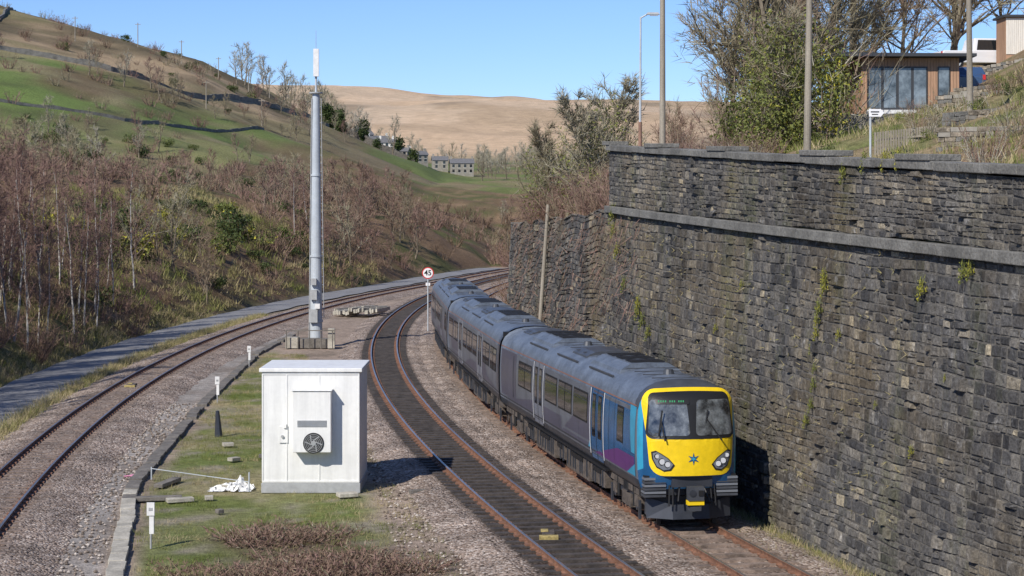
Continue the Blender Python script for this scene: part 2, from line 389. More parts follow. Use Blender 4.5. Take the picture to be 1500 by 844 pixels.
for k in range(24):
    z0=-.4+k*.33
    s.box((float(xw(105))+.4+.055*z0+random.uniform(-.03,.03),105.1,z0+.15),(.9,.5,.31),0,rz=.08+random.uniform(-.03,.03))
s.obj('wall_end_quoins',[m_cope],W2,bevel=.02)
# ------------------------------------------------------------------ train
m_tgrey=mat('train_silver',(.15,.165,.20),.28,.25,noise=[(1.2,.8,1.15),(6,.92,1.07)])
m_tgrey2=mat('train_silver_dark',(.095,.095,.14),.28,.25,noise=[(1.2,.85,1.1)])
m_tdark=mat('train_dark_grey',(.045,.05,.062),.4,.2,noise=[(1.5,.75,1.2)])
m_troof=mat('train_roof',(.13,.155,.195),.5,.1,noise=[(1.5,.7,1.2),(12,.85,1.1)])
m_tdome=mat('train_dome',(.055,.06,.07),.45,noise=[(3,.8,1.2)])
m_blue=mat('train_blue',(.02,.10,.24),.2,.1,noise=[(2,.8,1.15)])
m_teal=mat('train_teal',(.04,.32,.50),.3,.1,noise=[(2,.85,1.15)])
m_purp=mat('train_purple',(.11,.03,.15),.3,noise=[(2,.85,1.15)])
m_yel=mat('train_yellow',(.88,.61,.012),.38,noise=[(2.5,.88,1.05),(9,.94,1.03)])
m_glass=mat('train_glass',(.012,.015,.018),.05,0,spec=.8)
m_glassl=mat('windscreen_glass',(.11,.12,.125),.04,0,noise=[(1.9,.1,1.9),(5,.6,1.5)],spec=1)
m_blk=mat('rubber_black',(.012,.012,.013),.5)
m_und=mat('underframe_grime',(.10,.082,.068),.85,noise=[(4,.45,1.5),(15,.7,1.3)])
m_steel=mat('wheel_steel',(.2,.17,.15),.5,.6,noise=[(5,.6,1.3)])
m_org=mat('train_orange',(.24,.11,.07),.5)
m_wht=mat('white_paint',(.78,.78,.76),.5,noise=[(4,.85,1.03)])
m_lamp=mat('lamp_glass',(.62,.64,.66),.1,spec=1)
m_lamphs=mat('lamp_housing',(.22,.24,.27),.25,.3)
m_green=mat('led_green',(.03,.22,.1),.5,emit=((.15,.8,.35),.25))
m_door=mat('train_door',(.22,.24,.29),.3,.3,noise=[(2,.9,1.08)])
m_line=mat('door_edge_strip',(.60,.61,.63),.5)
SEC=[(0,3.87),(.4,3.85),(.72,3.78),(.98,3.66),(1.16,3.5),(1.27,3.3),(1.315,3.1),(1.345,2.7),(1.36,2.3),(1.36,1.9),(1.35,1.5),(1.33,1.25),(1.29,1.05),(1.2,.95)]
def sx(z): return float(np.interp(z,[.95,1.05,1.25,1.5,1.9,2.3,2.7,3.1,3.3,3.5],[1.2,1.29,1.33,1.35,1.36,1.36,1.345,1.315,1.27,1.16]))
def N(x,z):
    e=abs(x)/1.36
    return .28*e**2+.42*e**7+.22*max(0,z-2.35)+.75*(max(0,z-3.2)/.66)**2.4+.05*max(0,1.5-z)
RING=[(-x,z) for x,z in SEC[::-1]]+[(x,z) for x,z in SEC[1:]]
LC=23.2
def car(parent,y0,front=False,back=False,flip=False):
    E=empty('carriage',parent)
    b=MB(); n=len(RING)
    st=[0.,1.2,1.8]+list(np.linspace(3,LC-.3,12)) if front else [0.12]+list(np.linspace(1,LC-.3,13))
    rings=[]
    for i,sy in enumerate(st):
        o=len(b.v)
        for(x,z) in RING: b.v.append((x,(N(x,z) if(front and i==0) else sy),z))
        rings.append(o)
    for i in range(len(st)-1):
        for j in range(n-1):
            z=(RING[j][1]+RING[j+1][1])/2
            m=0 if 1.28<z<3.2 else (1 if z<=1.28 else 2)
            if front and st[i+1]<=1.21 and z>3.0: m=3
            b.f.append((rings[i]+j,rings[i]+j+1,rings[i+1]+j+1,rings[i+1]+j)); b.m.append(m)
    for i in range(len(st)-1):
        b.f.append((rings[i]+n-1,rings[i],rings[i+1],rings[i+1]+n-1)); b.m.append(1)
    if front:
        cz=2.45; prev=list(range(rings[0],rings[0]+n)); 
        full=RING
        for k in [.96,.92,.87,.81,.74,.66,.57,.47,.36,.24,.12]:
            o=len(b.v)
            for(x,z) in full:
                xx=x*k;zz=cz+(z-cz)*k; b.v.append((xx,N(xx,zz),zz))
            for j in range(n):
                j2=(j+1)%n; b.f.append((prev[j2],prev[j],o+j,o+j2))
                zc=b.v[o+j][2]; b.m.append(3 if zc>3.3 else (5 if k>.9 and zc>1.5 else 4))
            prev=list(range(o,o+n))
        o=len(b.v); b.v.append((0,N(0,cz),cz))
        for j in range(n): b.f.append((prev[(j+1)%n],prev[j],o)); b.m.append(4)
    else:
        b.f.append(tuple(range(rings[0],rings[0]+n))); b.m.append(1)
    b.f.append(tuple(range(rings[-1],rings[-1]+n))[::-1]); b.m.append(1)
    b.obj('body_shell',[m_tgrey,m_tdark,m_troof,m_tdome,m_blue,m_teal],E,smooth=True)
    D=MB(); mats=[m_glass,m_blk,m_door,m_line,m_org,m_blue,m_teal,m_purp,m_tdark,m_tgrey2,m_green]
    def sp(sb0,sb1,z0,z1,off,m,st0=None,st1=None,sides=(-1,1),nz=6):
        st0=sb0 if st0 is None else st0; st1=sb1 if st1 is None else st1
        for sd in sides:
            vs=[];
            for i in range(nz+1):
                t=i/nz; z=z0+(z1-z0)*t; x=sd*(sx(z)+off); vs+= [(x,sb0+(st0-sb0)*t,z),(x,sb1+(st1-sb1)*t,z)]
            fs=[(2*i,2*i+2,2*i+3,2*i+1) if sd<0 else (2*i,2*i+1,2*i+3,2*i+2) for i in range(nz)]
            D.add(vs,fs,m)
    def win(a,bb,z0=2.02,z1=2.93,split=0):
        sp(a,bb,z0,z1,.006,1); sp(a+.06,bb-.06,z0+.06,z1-.06,.012,0)
        sp(a+.06,bb-.06,z1-.26,z1-.235,.016,8)
        for q in range(split): 
            t=a+(bb-a)*(q+1)/(split+1); sp(t-.035,t+.035,z0,z1,.016,1)
    def door(c0,dm=2):
        sp(c0-.78,c0+.78,1.1,3.16,.009,dm)
        for q in(-.78,0,.78): sp(c0+q-.02,c0+q+.02,1.1,3.16,.013,1)
        for q in(-.39,.39):
            sp(c0+q-.24,c0+q+.24,1.75,3.0,.013,1); sp(c0+q-.19,c0+q+.19,1.8,2.95,.018,0)
        for q in(-1,1): sp(c0+q*.9-.05,c0+q*.9+.05,1.2,3.14,.013,3)
        sp(c0-.78,c0+.78,.98,1.09,.012,1)
    sp(.95 if front else .15,LC-.35,3.17,3.2,.007,4)
    sp(.95 if front else .15,LC-.35,1.3,1.36,.004,8,nz=1)
    if not front: sp(4.,9.,1.36,3.1,.003,9,st0=6.5,st1=7.4); sp(16.5,20,1.36,3.1,.003,9,st0=18,st1=22.6); sp(1,14,1.36,1.75,.0055,9,st0=6.,st1=11.,nz=2)
    if front:
        sp(.92,6.6,1.3,3.15,.004,5,st1=4.7); sp(6.6,7.0,1.3,3.15,.004,6,st0=4.7,st1=4.85); sp(7.0,11,1.36,3.1,.003,9,st0=4.9,st1=6.2); sp(11,21,1.36,1.8,.003,9,st1=16,nz=2)
        sp(1.0,6.0,1.3,1.8,.0065,7,st1=3.0); sp(.92,1.35,1.9,3.15,.008,6,st1=1.6,nz=6)
        sp(.92,1.9,1.3,1.62,.011,6,st1=.95)
        win(2.3,3.1,2.0,3.0); sp(3.4,3.42,1.15,3.1,.009,1);sp(4.1,4.12,1.15,3.1,.009,1)
        door(5.7,5); win(7.0,9.1,split=0); win(9.35,11.5,split=1); win(11.75,13.8,split=0); door(15.0); win(16.3,18.9,split=1)
        sp(19.4,22.6,1.4,3.1,.005,9); sp(19.9,20.0,1.5,3.0,.009,8)
    else:
        win(1.0,3.2,split=1); win(3.5,5.9,split=1) if not back else None
        door(7.2); win(8.4,10.2); win(10.45,12.6,split=1); win(12.85,14.6); door(15.9); win(17.2,19.4,split=1); win(19.7,22.0)
    for k in range(2,22,3):
        sp(k+.31,k+.33,1.38,3.15,.0045,8)
    D.obj('side_windows_and_doors',mats,E)
    r=MB()
    def pod(a,bb,w,h,m=0):
        pts=[(-w,3.62),(-w*.92,3.8),(-w*.6,3.87+h),(0,3.9+h),(w*.6,3.87+h),(w*.92,3.8),(w,3.62)]
        vs=[(x,a+.15*(z>3.7),z) for x,z in pts]+[(x,bb-.15*(z>3.7),z) for x,z in pts]; k=len(pts)
        fs=[(i,k+i,k+i+1,i+1) for i in range(k-1)]+[tuple(range(k)),tuple(range(k,2*k))[::-1]]
        r.add(vs,fs,m)
    pod(4.6,8.6,.95,.10); pod(9.6,12.0,.85,.05,1); pod(14.6,18.6,.95,.10); pod(19.6,21.4,.8,.04,1)
    for a in (5.0,6.2,7.4,15.0,16.2,17.4):
        for q in range(5): r.box((0,a+q*.17,4.01),(1.0,.07,.03),2)
    for q in range(1,22): r.box((0,q+.5,3.866),(1.5,.03,.025),1)
    for q in (2.6,13.3): r.cyl((0,q,3.85),(0,q,4.0),.16,.12,12,1)
    for sd in(-1,1):
        for q in (4.6,9.6,14.6): r.box((sd*1.07,q+1.8,3.625),(.05,3.2,.05),1)
    r.obj('roof_equipment',[m_troof,m_tdome,m_blk],E)
    u=MB()
    u.b2(-1.15,1.15,.4 if not front else 1.1,LC-.6,.72,1.0,0)
    for(a,bb,zz) in ((5.0,7.0,.38),(7.2,10.6,.26),(10.8,12.3,.42),(12.5,15.8,.26),(16.0,17.6,.4)):
        u.b2(-1.26,1.26,a,bb,zz,.96,0)
        q=a+.25
        while q<bb-.2:
            for sd in(-1,1): u.box((sd*1.275,q,.62),(.05,.05,.5),1); 
            q+=random.choice((.3,.45,.7))
        for sd in(-1,1): u.box((sd*1.28,(a+bb)/2,.8),(.06,(bb-a)*.5,.12),2)
    u.b2(-1.34,1.34,4.6,18,.93,.99,2)
    for bc in (2.9,LC-3.3):
        for sd in(-1,1):
            u.box((sd*1.0,bc,.62),(.16,2.9,.2),1); u.box((sd*1.03,bc,.42),(.2,1.1,.35),0)
            u.cyl((sd*1.05,bc-.18,.72),(sd*1.05,bc-.18,1.0),.2,.2,12,2)
            for w in(-1.3,1.3):
                u.cyl((sd*.70,bc+w,.42),(sd*.83,bc+w,.42),.42,.42,20,3)
                u.cyl((sd*.83,bc+w,.42),(sd*1.15,bc+w,.42),.15,.13,10,1)
                u.box((sd*1.05,bc+w,.55),(.22,.42,.3),0)
                u.cyl((sd*1.12,bc+w*.72,.35),(sd*1.12,bc+w*.72,.95),.05,.05,8,2)
                u.box((sd*1.15,bc+w*1.28,.36),(.06,.12,.5),1)
        u.box((0,bc,.5),(1.9,.5,.3),0)
    u.obj('underframe_and_bogies',[m_und,m_tdark,m_blk,m_steel],E)
    if front:
        f=MB(); fm=[m_yel,m_blk,m_glassl,m_lamp,m_tdark,m_blue,m_green,m_wht,m_tdome,m_teal,m_lamphs]
        def npan(out,off,m,K=(1,.93,.85,.75,.62,.48,.32,.16)):
            cx=sum(p[0] for p in out)/len(out);cz=sum(p[1] for p in out)/len(out); prev=None;k=len(out)
            for kk in K:
                o=len(f.v)
                for(x,z) in out:
                    a=cx+(x-cx)*kk;c_=cz+(z-cz)*kk; f.v.append((a,N(a,c_)-off,c_))
                cur=list(range(o,o+k))
                if prev:
                    for j in range(k): f.f.append((prev[j],prev[(j+1)%k],cur[(j+1)%k],cur[j])); f.m.append(m)
                prev=cur
            o=len(f.v); f.v.append((cx,N(cx,cz)-off,cz))
            for j in range(k): f.f.append((prev[j],prev[(j+1)%k],o)); f.m.append(m)
        def rr(cx,cz,wb,wt,h,rad,n=6,bow=0):
            pts=[];cor=[(-wb,-h/2,180),(wb,-h/2,270),(wt,h/2,0),(-wt,h/2,90)]
            for (x,z,a0) in cor:
                ccx=x-rad*(1 if x>0 else -1); ccz=z-rad*(1 if z>0 else -1)
                for i in range(n+1):
                    a=math.radians(a0+90*i/n); pts.append((cx+ccx+rad*math.cos(a),cz+ccz+rad*math.sin(a)))
            out=[]
            for i in range(len(pts)):
                p=pts[i];q=pts[(i+1)%len(pts)]; L=math.dist(p,q); k=max(1,int(L/.12))
                for j in range(k): out.append((p[0]+(q[0]-p[0])*j/k,p[1]+(q[1]-p[1])*j/k))
            return [(x,z+bow*(1-(x/wt)**2)*(1 if z>cz else 0)) for x,z in out]
        npan(rr(0,2.52,1.13,1.25,2.22,.36,bow=.06),.012,0)
        npan(rr(0,2.97,1.2,1.10,1.17,.16,bow=.05),.026,1)
        for sd in(-1,1):
            o=rr(0,2.93,.53,.48,.92,.1); npan([(x+sd*.61,z) for x,z in o],.038,2)
        npan([(x-.5,z+.43) for x,z in rr(0,2.93,.44,.44,.15,.03)],.048,1)
        for q in range(12):
            x=-.86+q*.058; 
            if q in(4,8): continue
            f.box((x,N(x,3.36)-.055,3.36),(.03,.01,.05),6)
        for sd in(-1,1):
            p1=Vector((sd*.62-.25,N(.5,2.9)-.08,2.92)); p0=Vector((sd*.62+.15*sd,N(.6,2.38)-.09,2.34)); f.cyl(p0,p1,.022,.016,6,1)
            f.cyl(p1+Vector((-.05,.0,-.45)),p1+Vector((.05,.03,.22)),.02,.02,6,1)
        for sd in(-1,1):
            o=[(.50,1.70),(.60,1.56),(.78,1.53),(.97,1.64),(1.07,1.85),(1.09,2.04),(.98,2.08),(.84,2.0),(.66,1.88)]
            o=[(sd*x,z) for x,z in o]; 
            if sd<0: o=o[::-1]
            npan(o,.03,1,K=(1,.8,.6,.35)); npan([(sd*.83+(x-sd*.83)*.86,1.8+(z-1.8)*.86) for x,z in o],.04,10,K=(1,.8,.6,.35))
            for(x,z,r_) in((.69,1.72,.07),(.83,1.79,.075),(.95,1.93,.055)):
                f.cyl((sd*x,N(x,z)-.05,z),(sd*x,N(x,z)+.02,z),r_+.018,r_+.018,14,1)
                f.cyl((sd*x,N(x,z)-.06,z),(sd*x,N(x,z)+.02,z),r_,r_,14,3)
        star=[]
        for i in range(12):
            a=math.pi/2+i*math.pi/6; r_=.17 if i%2==0 else .055; star.append((r_*math.cos(a),1.86+r_*math.sin(a)))
        npan(star,.026,5,K=(1,.5)); npan([(x*.6,1.86+(z-1.86)*.45) for x,z in star],.036,9,K=(1,.5))
        f.b2(-1.1,1.1,.34,1.2,.86,1.36,4); f.b2(-.55,.55,.12,.5,1.1,1.36,4)
        for sd in(-1,1):
            for k in range(6): f.b2(sd*.98-.29,sd*.98+.29,.20,.62,.84+k*.09,.90+k*.09,10 if k%2 else 8)
            f.b2(sd*.98-.27,sd*.98+.27,.30,.9,.80,1.40,1)
        f.add([(-1.15,.5,.26),(-.5,.2,.24),(.5,.2,.24),(1.15,.5,.26),(-1.15,.55,.8),(-.5,.28,.62),(.5,.28,.62),(1.15,.55,.8)],[(0,1,5,4),(1,2,6,5),(2,3,7,6)],4)
        f.b2(-1.1,1.1,.6,.9,.3,.8,8)
        for sd in(-1,1): f.box((sd*.76,.75,.2),(.1,.12,.35),1)
        f.cyl((0,.6,.98),(0,-.12,.98),.13,.13,12,1); f.box((0,-.2,.98),(.42,.22,.36),8); f.cyl((-.1,-.33,1.0),(-.1,-.2,1.0),.09,.11,12,4); f.box((.12,-.31,1.0),(.12,.05,.14),1)
        f.box((0,-.18,.74),(.44,.2,.12),0); f.box((.0,-.1,.58),(.3,.3,.12),8)
        f.cyl((-.3,.25,1.2),(-.42,-.02,.75),.025,.025,6,1); f.cyl((.3,.25,1.2),(.45,-.02,.72),.025,.025,6,1)
        for q in (-.6,-.5,.52,.62): f.cyl((q,.2,1.15),(q*1.05,.12,.6),.022,.022,6,1)
        f.obj('cab_front',fm,E,smooth=False)
    if not back:
        g=MB(); g.b2(-1.1,1.1,LC-.32,LC+.25,.95,3.6,0)
        for q in range(4): g.b2(-1.16,1.16,LC-.25+q*.12,LC-.2+q*.12,.9,3.66,0)
        g.obj('gangway',[m_blk],E)
    return E
T=empty('passenger_train')
yy=np.arange(40,150,.05); xx=trn(yy); ds=np.hypot(np.diff(xx),np.diff(yy)); S=np.concatenate([[0],np.cumsum(ds)])
s0=float(np.interp(50.4,yy,S))
for i in range(3):
    a=s0+i*LC+2.9; b_=s0+i*LC+LC-3.3
    ya,yb=np.interp([a,b_],S,yy); A=Vector((float(trn(ya)),ya));B=Vector((float(trn(yb)),yb)); d=(B-A).normalized()
    E=car(T,0,front=(i==0),back=(i==2)); org=A-d*2.9
    E.location=(org.x,org.y,0); E.rotation_euler=(0,0,-math.atan2(d.x,d.y))
# ------------------------------------------------------------------ equipment cabinet
m_cab=mat('cabinet_paint',(.80,.80,.77),.45,noise=[(.8,.93,1.04),(7,.96,1.02),(1.2,.9,1.04,(4,4,.3))])
m_cabg=mat('cabinet_grey',(.38,.39,.39),.6,noise=[(4,.8,1.1)])
K=empty('equipment_cabinet')
s=MB()
s.b2(-7.72,-4.70,59,62,-.05,3.38,0)
s.b2(-7.80,-4.62,58.92,62.08,3.38,3.50,0)
s.b2(-7.74,-4.68,58.98,62.02,-.36,-.05,1)
s.obj('housing',[m_cab,m_cabg],K,bevel=.02)
s=MB()
for x in (-7.70,-6.95,-5.95,-4.73): s.box((x,58.992,1.66),(.04,.02,3.3),0)
for z in (3.33,.0): s.box((-6.21,58.99,z),(3.0,.025,.06),0)
s.box((-7.05,58.985,1.45),(.26,.06,.5),1); s.cyl((-7.08,58.9,1.4),(-7.08,58.98,1.4),.045,.045,10,2); s.box((-7.0,58.94,1.72),(.08,.08,.12),1)
s.box((-6.1,58.98,1.0),(.25,.02,.02),2)
s.obj('panel_trim_and_lock',[m_cab,m_cab,m_cabg],K)
s=MB(); s.b2(-6.72,-5.55,58.55,58.99,.95,2.83,0); s.b2(-6.76,-5.51,58.51,58.99,2.83,2.87,0)
s.obj('air_conditioner_case',[m_cab],K,bevel=.03)
s=MB(); ax=-6.08; yo=-.07
s.cyl((ax,58.60+yo,1.24),(ax,58.635+yo,1.24),.32,.32,24,1)
for k in range(5):
    r=.28-.05*k; n=20
    vs=[];
    for i in range(n):
        a=2*math.pi*i/n; vs+=[(ax+r*math.cos(a),58.575+yo,1.24+r*math.sin(a)),(ax+(r-.012)*math.cos(a),58.575+yo,1.24+(r-.012)*math.sin(a))]
    s.add(vs,[(2*i,(2*i+2)%(2*n),(2*i+3)%(2*n),2*i+1) for i in range(n)],2)
s.cyl((ax,58.565+yo,1.24),(ax,58.60+yo,1.24),.07,.07,12,2)
for k in range(6): a=k*math.pi/3; s.box((ax+.16*math.cos(a),58.59+yo,1.24+.16*math.sin(a)),(.22,.006,.03),2,ry=-a+.4)
for k in range(7): s.box((-6.13,58.61+yo,1.75+k*.03),(.9,.02,.012),2)
s.obj('air_conditioner_fan',[m_cab,m_blk,m_cabg],K)
# ------------------------------------------------------------------ mast
m_galv=mat('galvanised_steel',(.46,.50,.53),.5,.0,noise=[(1.2,.88,1.08),(8,.94,1.05)])
Mo=empty('radio_mast'); mx_,my_=-12.1,118.
s=MB(); s.cyl((mx_,my_,-.3),(mx_,my_,15.3),.40,.22,20,0)
for z in(1.2,5.2,10.2): 
    r=.40-.18*z/15.3; s.cyl((mx_,my_,z),(mx_,my_,z+.12),r+.05,r+.05,20,0)
s.cyl((mx_,my_,15.3),(mx_,my_,15.38),.42,.42,20,1); s.cyl((mx_,my_,15.38),(mx_,my_,16.4),.07,.07,10,0)
s.cyl((mx_,my_,16.4),(mx_,my_,19.2),.025,.012,6,1)
s.box((mx_+.02,my_-.1,17.2),(.34,.22,1.7),2); s.box((mx_,my_+.16,17.1),(.3,.16,1.3),2)
for z in np.arange(1.5,15,.5): s.box((mx_+.46-.18*z/15.3,my_-.05,z),(.2,.03,.03),1)
s.cyl((mx_+.5,my_-.1,1.5),(mx_+.33,my_-.1,15),.025,.025,6,1)
s.cyl((mx_-.42,my_-.15,0),(mx_-.25,my_-.15,15),.03,.03,6,1)
for(z,w,h) in((1.6,.5,.8),(2.9,.42,.6),(3.7,.35,.4)): s.box((mx_-.1,my_-.48,z),(w,.25,h),1)
s.box((mx_+.15,my_-.5,2.2),(.3,.3,.3),2)
s.obj('mast_pole',[m_galv,m_cabg,m_wht],Mo,smooth=False)
s=MB(); s.b2(mx_-1.7,mx_-.9,my_-1.6,my_-.8,-.3,.35,0); s.b2(mx_-.8,mx_+1.2,my_-1.5,my_-.4,-.3,.25,1); s.b2(mx_+.9,mx_+1.3,my_-1.7,my_-1.3,-.3,.9,0)
for q in range(5): s.cyl((mx_-1.6+q*.7,my_-1.9,-.3),(mx_-1.6+q*.7,my_-1.9,.8),.035,.035,6,1)
s.cyl((mx_-1.7,my_-1.9,.8),(mx_+1.3,my_-1.9,.8),.03,.03,6,1)
s.obj('mast_base',[m_conc,m_concd],Mo)
s=MB()
for k in range(46):
    u=k%23; s.box((-13.6+u*.16+random.uniform(-.03,.03),150+(k//23)*2.2-u*.12,-.15+.2*random.random()+.25*(u>8)),(.14,2.0,.28),0,rz=random.uniform(-.5,-.3))
s.obj('concrete_lid_stack',[m_conc])
# ------------------------------------------------------------------ signs, posts
m_red=mat('sign_red',(.55,.02,.02),.5); m_signw=mat('sign_white',(.8,.8,.8),.5); m_signb=mat('sign_black',(.01,.01,.01),.5)
def text(body,size,loc,m,parent,rot=(math.pi/2,0,0)):
    cu=bpy.data.curves.new('lettering','FONT'); cu.body=body; cu.size=size; cu.align_x='CENTER'; cu.align_y='CENTER'; cu.extrude=.004
    try: cu.offset=size*.02
    except: pass
    o=bpy.data.objects.new('lettering',cu); cu.materials.append(m); o.location=loc; o.rotation_euler=rot; link(o,parent)
Sg=empty('speed_limit_sign'); x,y=-5.72,130.
s=MB(); s.cyl((x,y,3.77),(x,y+.03,3.77),.40,.40,32,0); s.cyl((x,y-.012,3.77),(x,y,3.77),.335,.335,32,1); s.cyl((x,y+.06,-.3),(x,y+.06,4.0),.045,.045,8,2); s.box((x,y+.05,3.0),(.3,.03,.2),1)
s.obj('sign_face_and_post',[m_red,m_signw,m_galv],Sg); text('45',.50,(x,y-.018,3.77),m_signb,Sg)
for (x,y,h) in((-9.35,49.5,.95),(-13.1,85,.95),(-14.3,104,.85)):
    s=MB(); s.cyl((x,y,-.35),(x,y,h*.6),.03,.03,8,1); s.box((x,y-.03,h*.72),(.2,.05,.34),0); s.box((x+.02,y+.02,h*.3),(.12,.1,.5),0); s.box((x,y-.06,h*.72),(.1,.01,.08),1)
    s.obj('lineside_marker_post',[m_wht,m_cabg],bevel=.008)
s=MB(); s.cyl((-11.2,73,-.4),(-11.25,73,.65),.16,.07,10,0); s.obj('cut_post_stump',[m_tdark])
m_fy=mat('faded_yellow',(.42,.33,.12),.7,noise=[(9,.5,1.2)])
for (fn,y) in((mid,50.3),(x3,91)):
    x=float(fn(y)); s=MB(); s.box((x,y,-.10),(.32,.75,.12),0); s.box((x,y-.55,-.10),(.5,.25,.1),1); s.box((x-.1,y+.1,-.03),(.2,.3,.04),1)
    s.obj('track_magnet',[m_und,m_fy],bevel=.01)
s=MB()
for(x,y,w,l,a) in((-10.6,57.3,1.4,.35,.2),(-9.9,57.0,.8,.3,.4),(-10.9,60.5,.3,1.6,-.2),(-8.9,59.6,.3,.2,.3),(-5,58,.6,.4,.4),(-9.6,66,.4,.25,.9),(-8.6,66.8,.5,.2,.1),(-9.1,57.4,.25,.25,.2),(-8.4,54.9,.2,.2,.7),(-10.4,70,.4,.3,.3),(-2.9,58.6,.5,.2,.3)):
    s.box((x,y,-.25),(w,l,.12),random.choice((0,1)),rz=a)
s.obj('broken_concrete_slabs',[m_conc,m_concd],bevel=.015)
n=20; v=[];
for i in range(n):
    for j in range(n):
        u,w=i/(n-1)-.5,j/(n-1)-.5; r=math.hypot(u,w)*2
        v.append((-8.75+u*1.35+random.uniform(-.05,.05),59.7+w*1.0+random.uniform(-.05,.05),-.34+max(0,(.26*(1-r))+random.uniform(-.14,.2)*(1-.5*r))*(1.5 if u>.1 else .6)))
f=[(i*n+j,(i+1)*n+j,(i+1)*n+j+1,i*n+j+1) for i in range(n-1) for j in range(n-1) if random.random()>.12]
npmesh('discarded_plastic_sheet',v,f,[m_wht])
n=7; v=[];
for i in range(n):
    for j in range(n): v.append((-12.3+(i/6-.5)*.45+random.uniform(-.05,.05),62+(j/6-.5)*.5,-.3+random.uniform(0,.08)))
f=[(i*n+j,(i+1)*n+j,(i+1)*n+j+1,i*n+j+1) for i in range(n-1) for j in range(n-1)]
npmesh('pink_litter',v,f,[mat('pink_plastic',(.6,.25,.36),.6)])
s=MB(); s.cyl((-11.6,61.5,.05),(-8.1,58.9,.0),.013,.013,6,0); s.cyl((-8.1,58.9,-.3),(-8.1,58.9,.3),.025,.025,6,0); s.cyl((-11.6,61.5,-.3),(-11.6,61.5,.1),.025,.025,6,0)
s.obj('temporary_barrier_rail',[m_galv])
m_wood=mat('weathered_pole',(.30,.265,.21),.85,noise=[(3,.7,1.2,(1,1,.1)),(20,.8,1.15)])
s=MB(); s.cyl((1.05,87.6,-.3),(1.66,87.9,8.5),.10,.08,10,0); s.obj('leaning_post',[m_wood])
def pole(name,x,y,h,lean=0,r=.14,cross=False,mt=m_wood):
    z=H1(x,y); s=MB(); s.cyl((x,y,z-.5),(x+lean,y,z+h),r,r*.72,12,0)
    if cross: s.box((x+lean,y,z+h-.5),(1.4,.08,.08),0)
    s.obj(name,[mt])
pole('telegraph_pole',6.3,80,9.5); pole('telegraph_pole',9.55,62,7.5,.12,.13); pole('telegraph_pole',18.0,75,8.,-.1,.13)
m_rust=mat('rusty_column',(.24,.14,.10),.8,noise=[(4,.7,1.3)])
Lm=empty('street_lamp'); s=MB(); z=H1(5.7,85)
s.cyl((5.7,85,z-.3),(5.7,85,z+3.0),.09,.08,10,0); s.cyl((5.7,85,z+3.0),(5.72,85,16.85),.055,.04,10,1); s.cyl((5.72,85,16.8),(6.05,84.9,16.98),.035,.035,8,1)
s.obj('column',[m_rust,m_galv],Lm); s=MB(); s.box((6.25,84.85,16.98),(.6,.24,.10),0,taper=.2); s.box((6.3,84.85,16.91),(.36,.18,.05),1); s.obj('lantern',[m_cabg,m_lamp],Lm)
# ------------------------------------------------------------------ vegetation
m_twig=mat('twig_mat',rough=.9,attr=('tint','ramp',[(0,(.11,.08,.058)),(.3,(.19,.135,.095)),(.55,(.24,.15,.13)),(.78,(.26,.235,.145)),(1,(.38,.355,.30))]),spec=.05)
m_birch=mat('birch_bark',(.66,.63,.58),.8,noise=[(3,.5,1.1),(9,.6,1.1)],spec=.2)
m_bark=mat('bark_mat',(.19,.16,.12),.9,noise=[(3,.6,1.3)],spec=.1)
m_leaf=mat('leaf_mat',rough=.65,attr=('tint','ramp',[(0,(.02,.035,.01)),(.4,(.055,.08,.02)),(.7,(.12,.14,.035)),(.9,(.18,.20,.05)),(1,(.40,.36,.04))]),spec=.3)
m_grass=mat('grass_mat',rough=.85,attr=('tint','ramp',[(0,(.10,.13,.03)),(.4,(.17,.19,.055)),(.65,(.29,.25,.12)),(1,(.45,.37,.23))]),spec=.1)
def tris(segs,rng):
    V=[];F=[];M=[]
    for (p0,p1,r0,r1,m,th) in segs:
        d=p1-p0; a=np.cross(d,rng.normal(size=3)); a/=np.linalg.norm(a)+1e-9
        o=len(V)
        if th:
            b=np.cross(d,a); b/=np.linalg.norm(b)+1e-9
            for p,r in((p0,r0),(p1,r1)):
                for k in range(4): t=k*math.pi/2; V.append(p+r*(a*math.cos(t)+b*math.sin(t)))
            for k in range(4): k2=(k+1)%4; F+=[(o+k,o+k2,o+4+k2),(o+k,o+4+k2,o+4+k)]; M+=[m,m]
        else:
            V+=[p0-a*r0,p0+a*r0,p1]; F.append((o,o+1,o+2)); M.append(m)
    return np.array(V),np.array(F),np.array(M)
def nrm(v): return v/(np.linalg.norm(v)+1e-9)
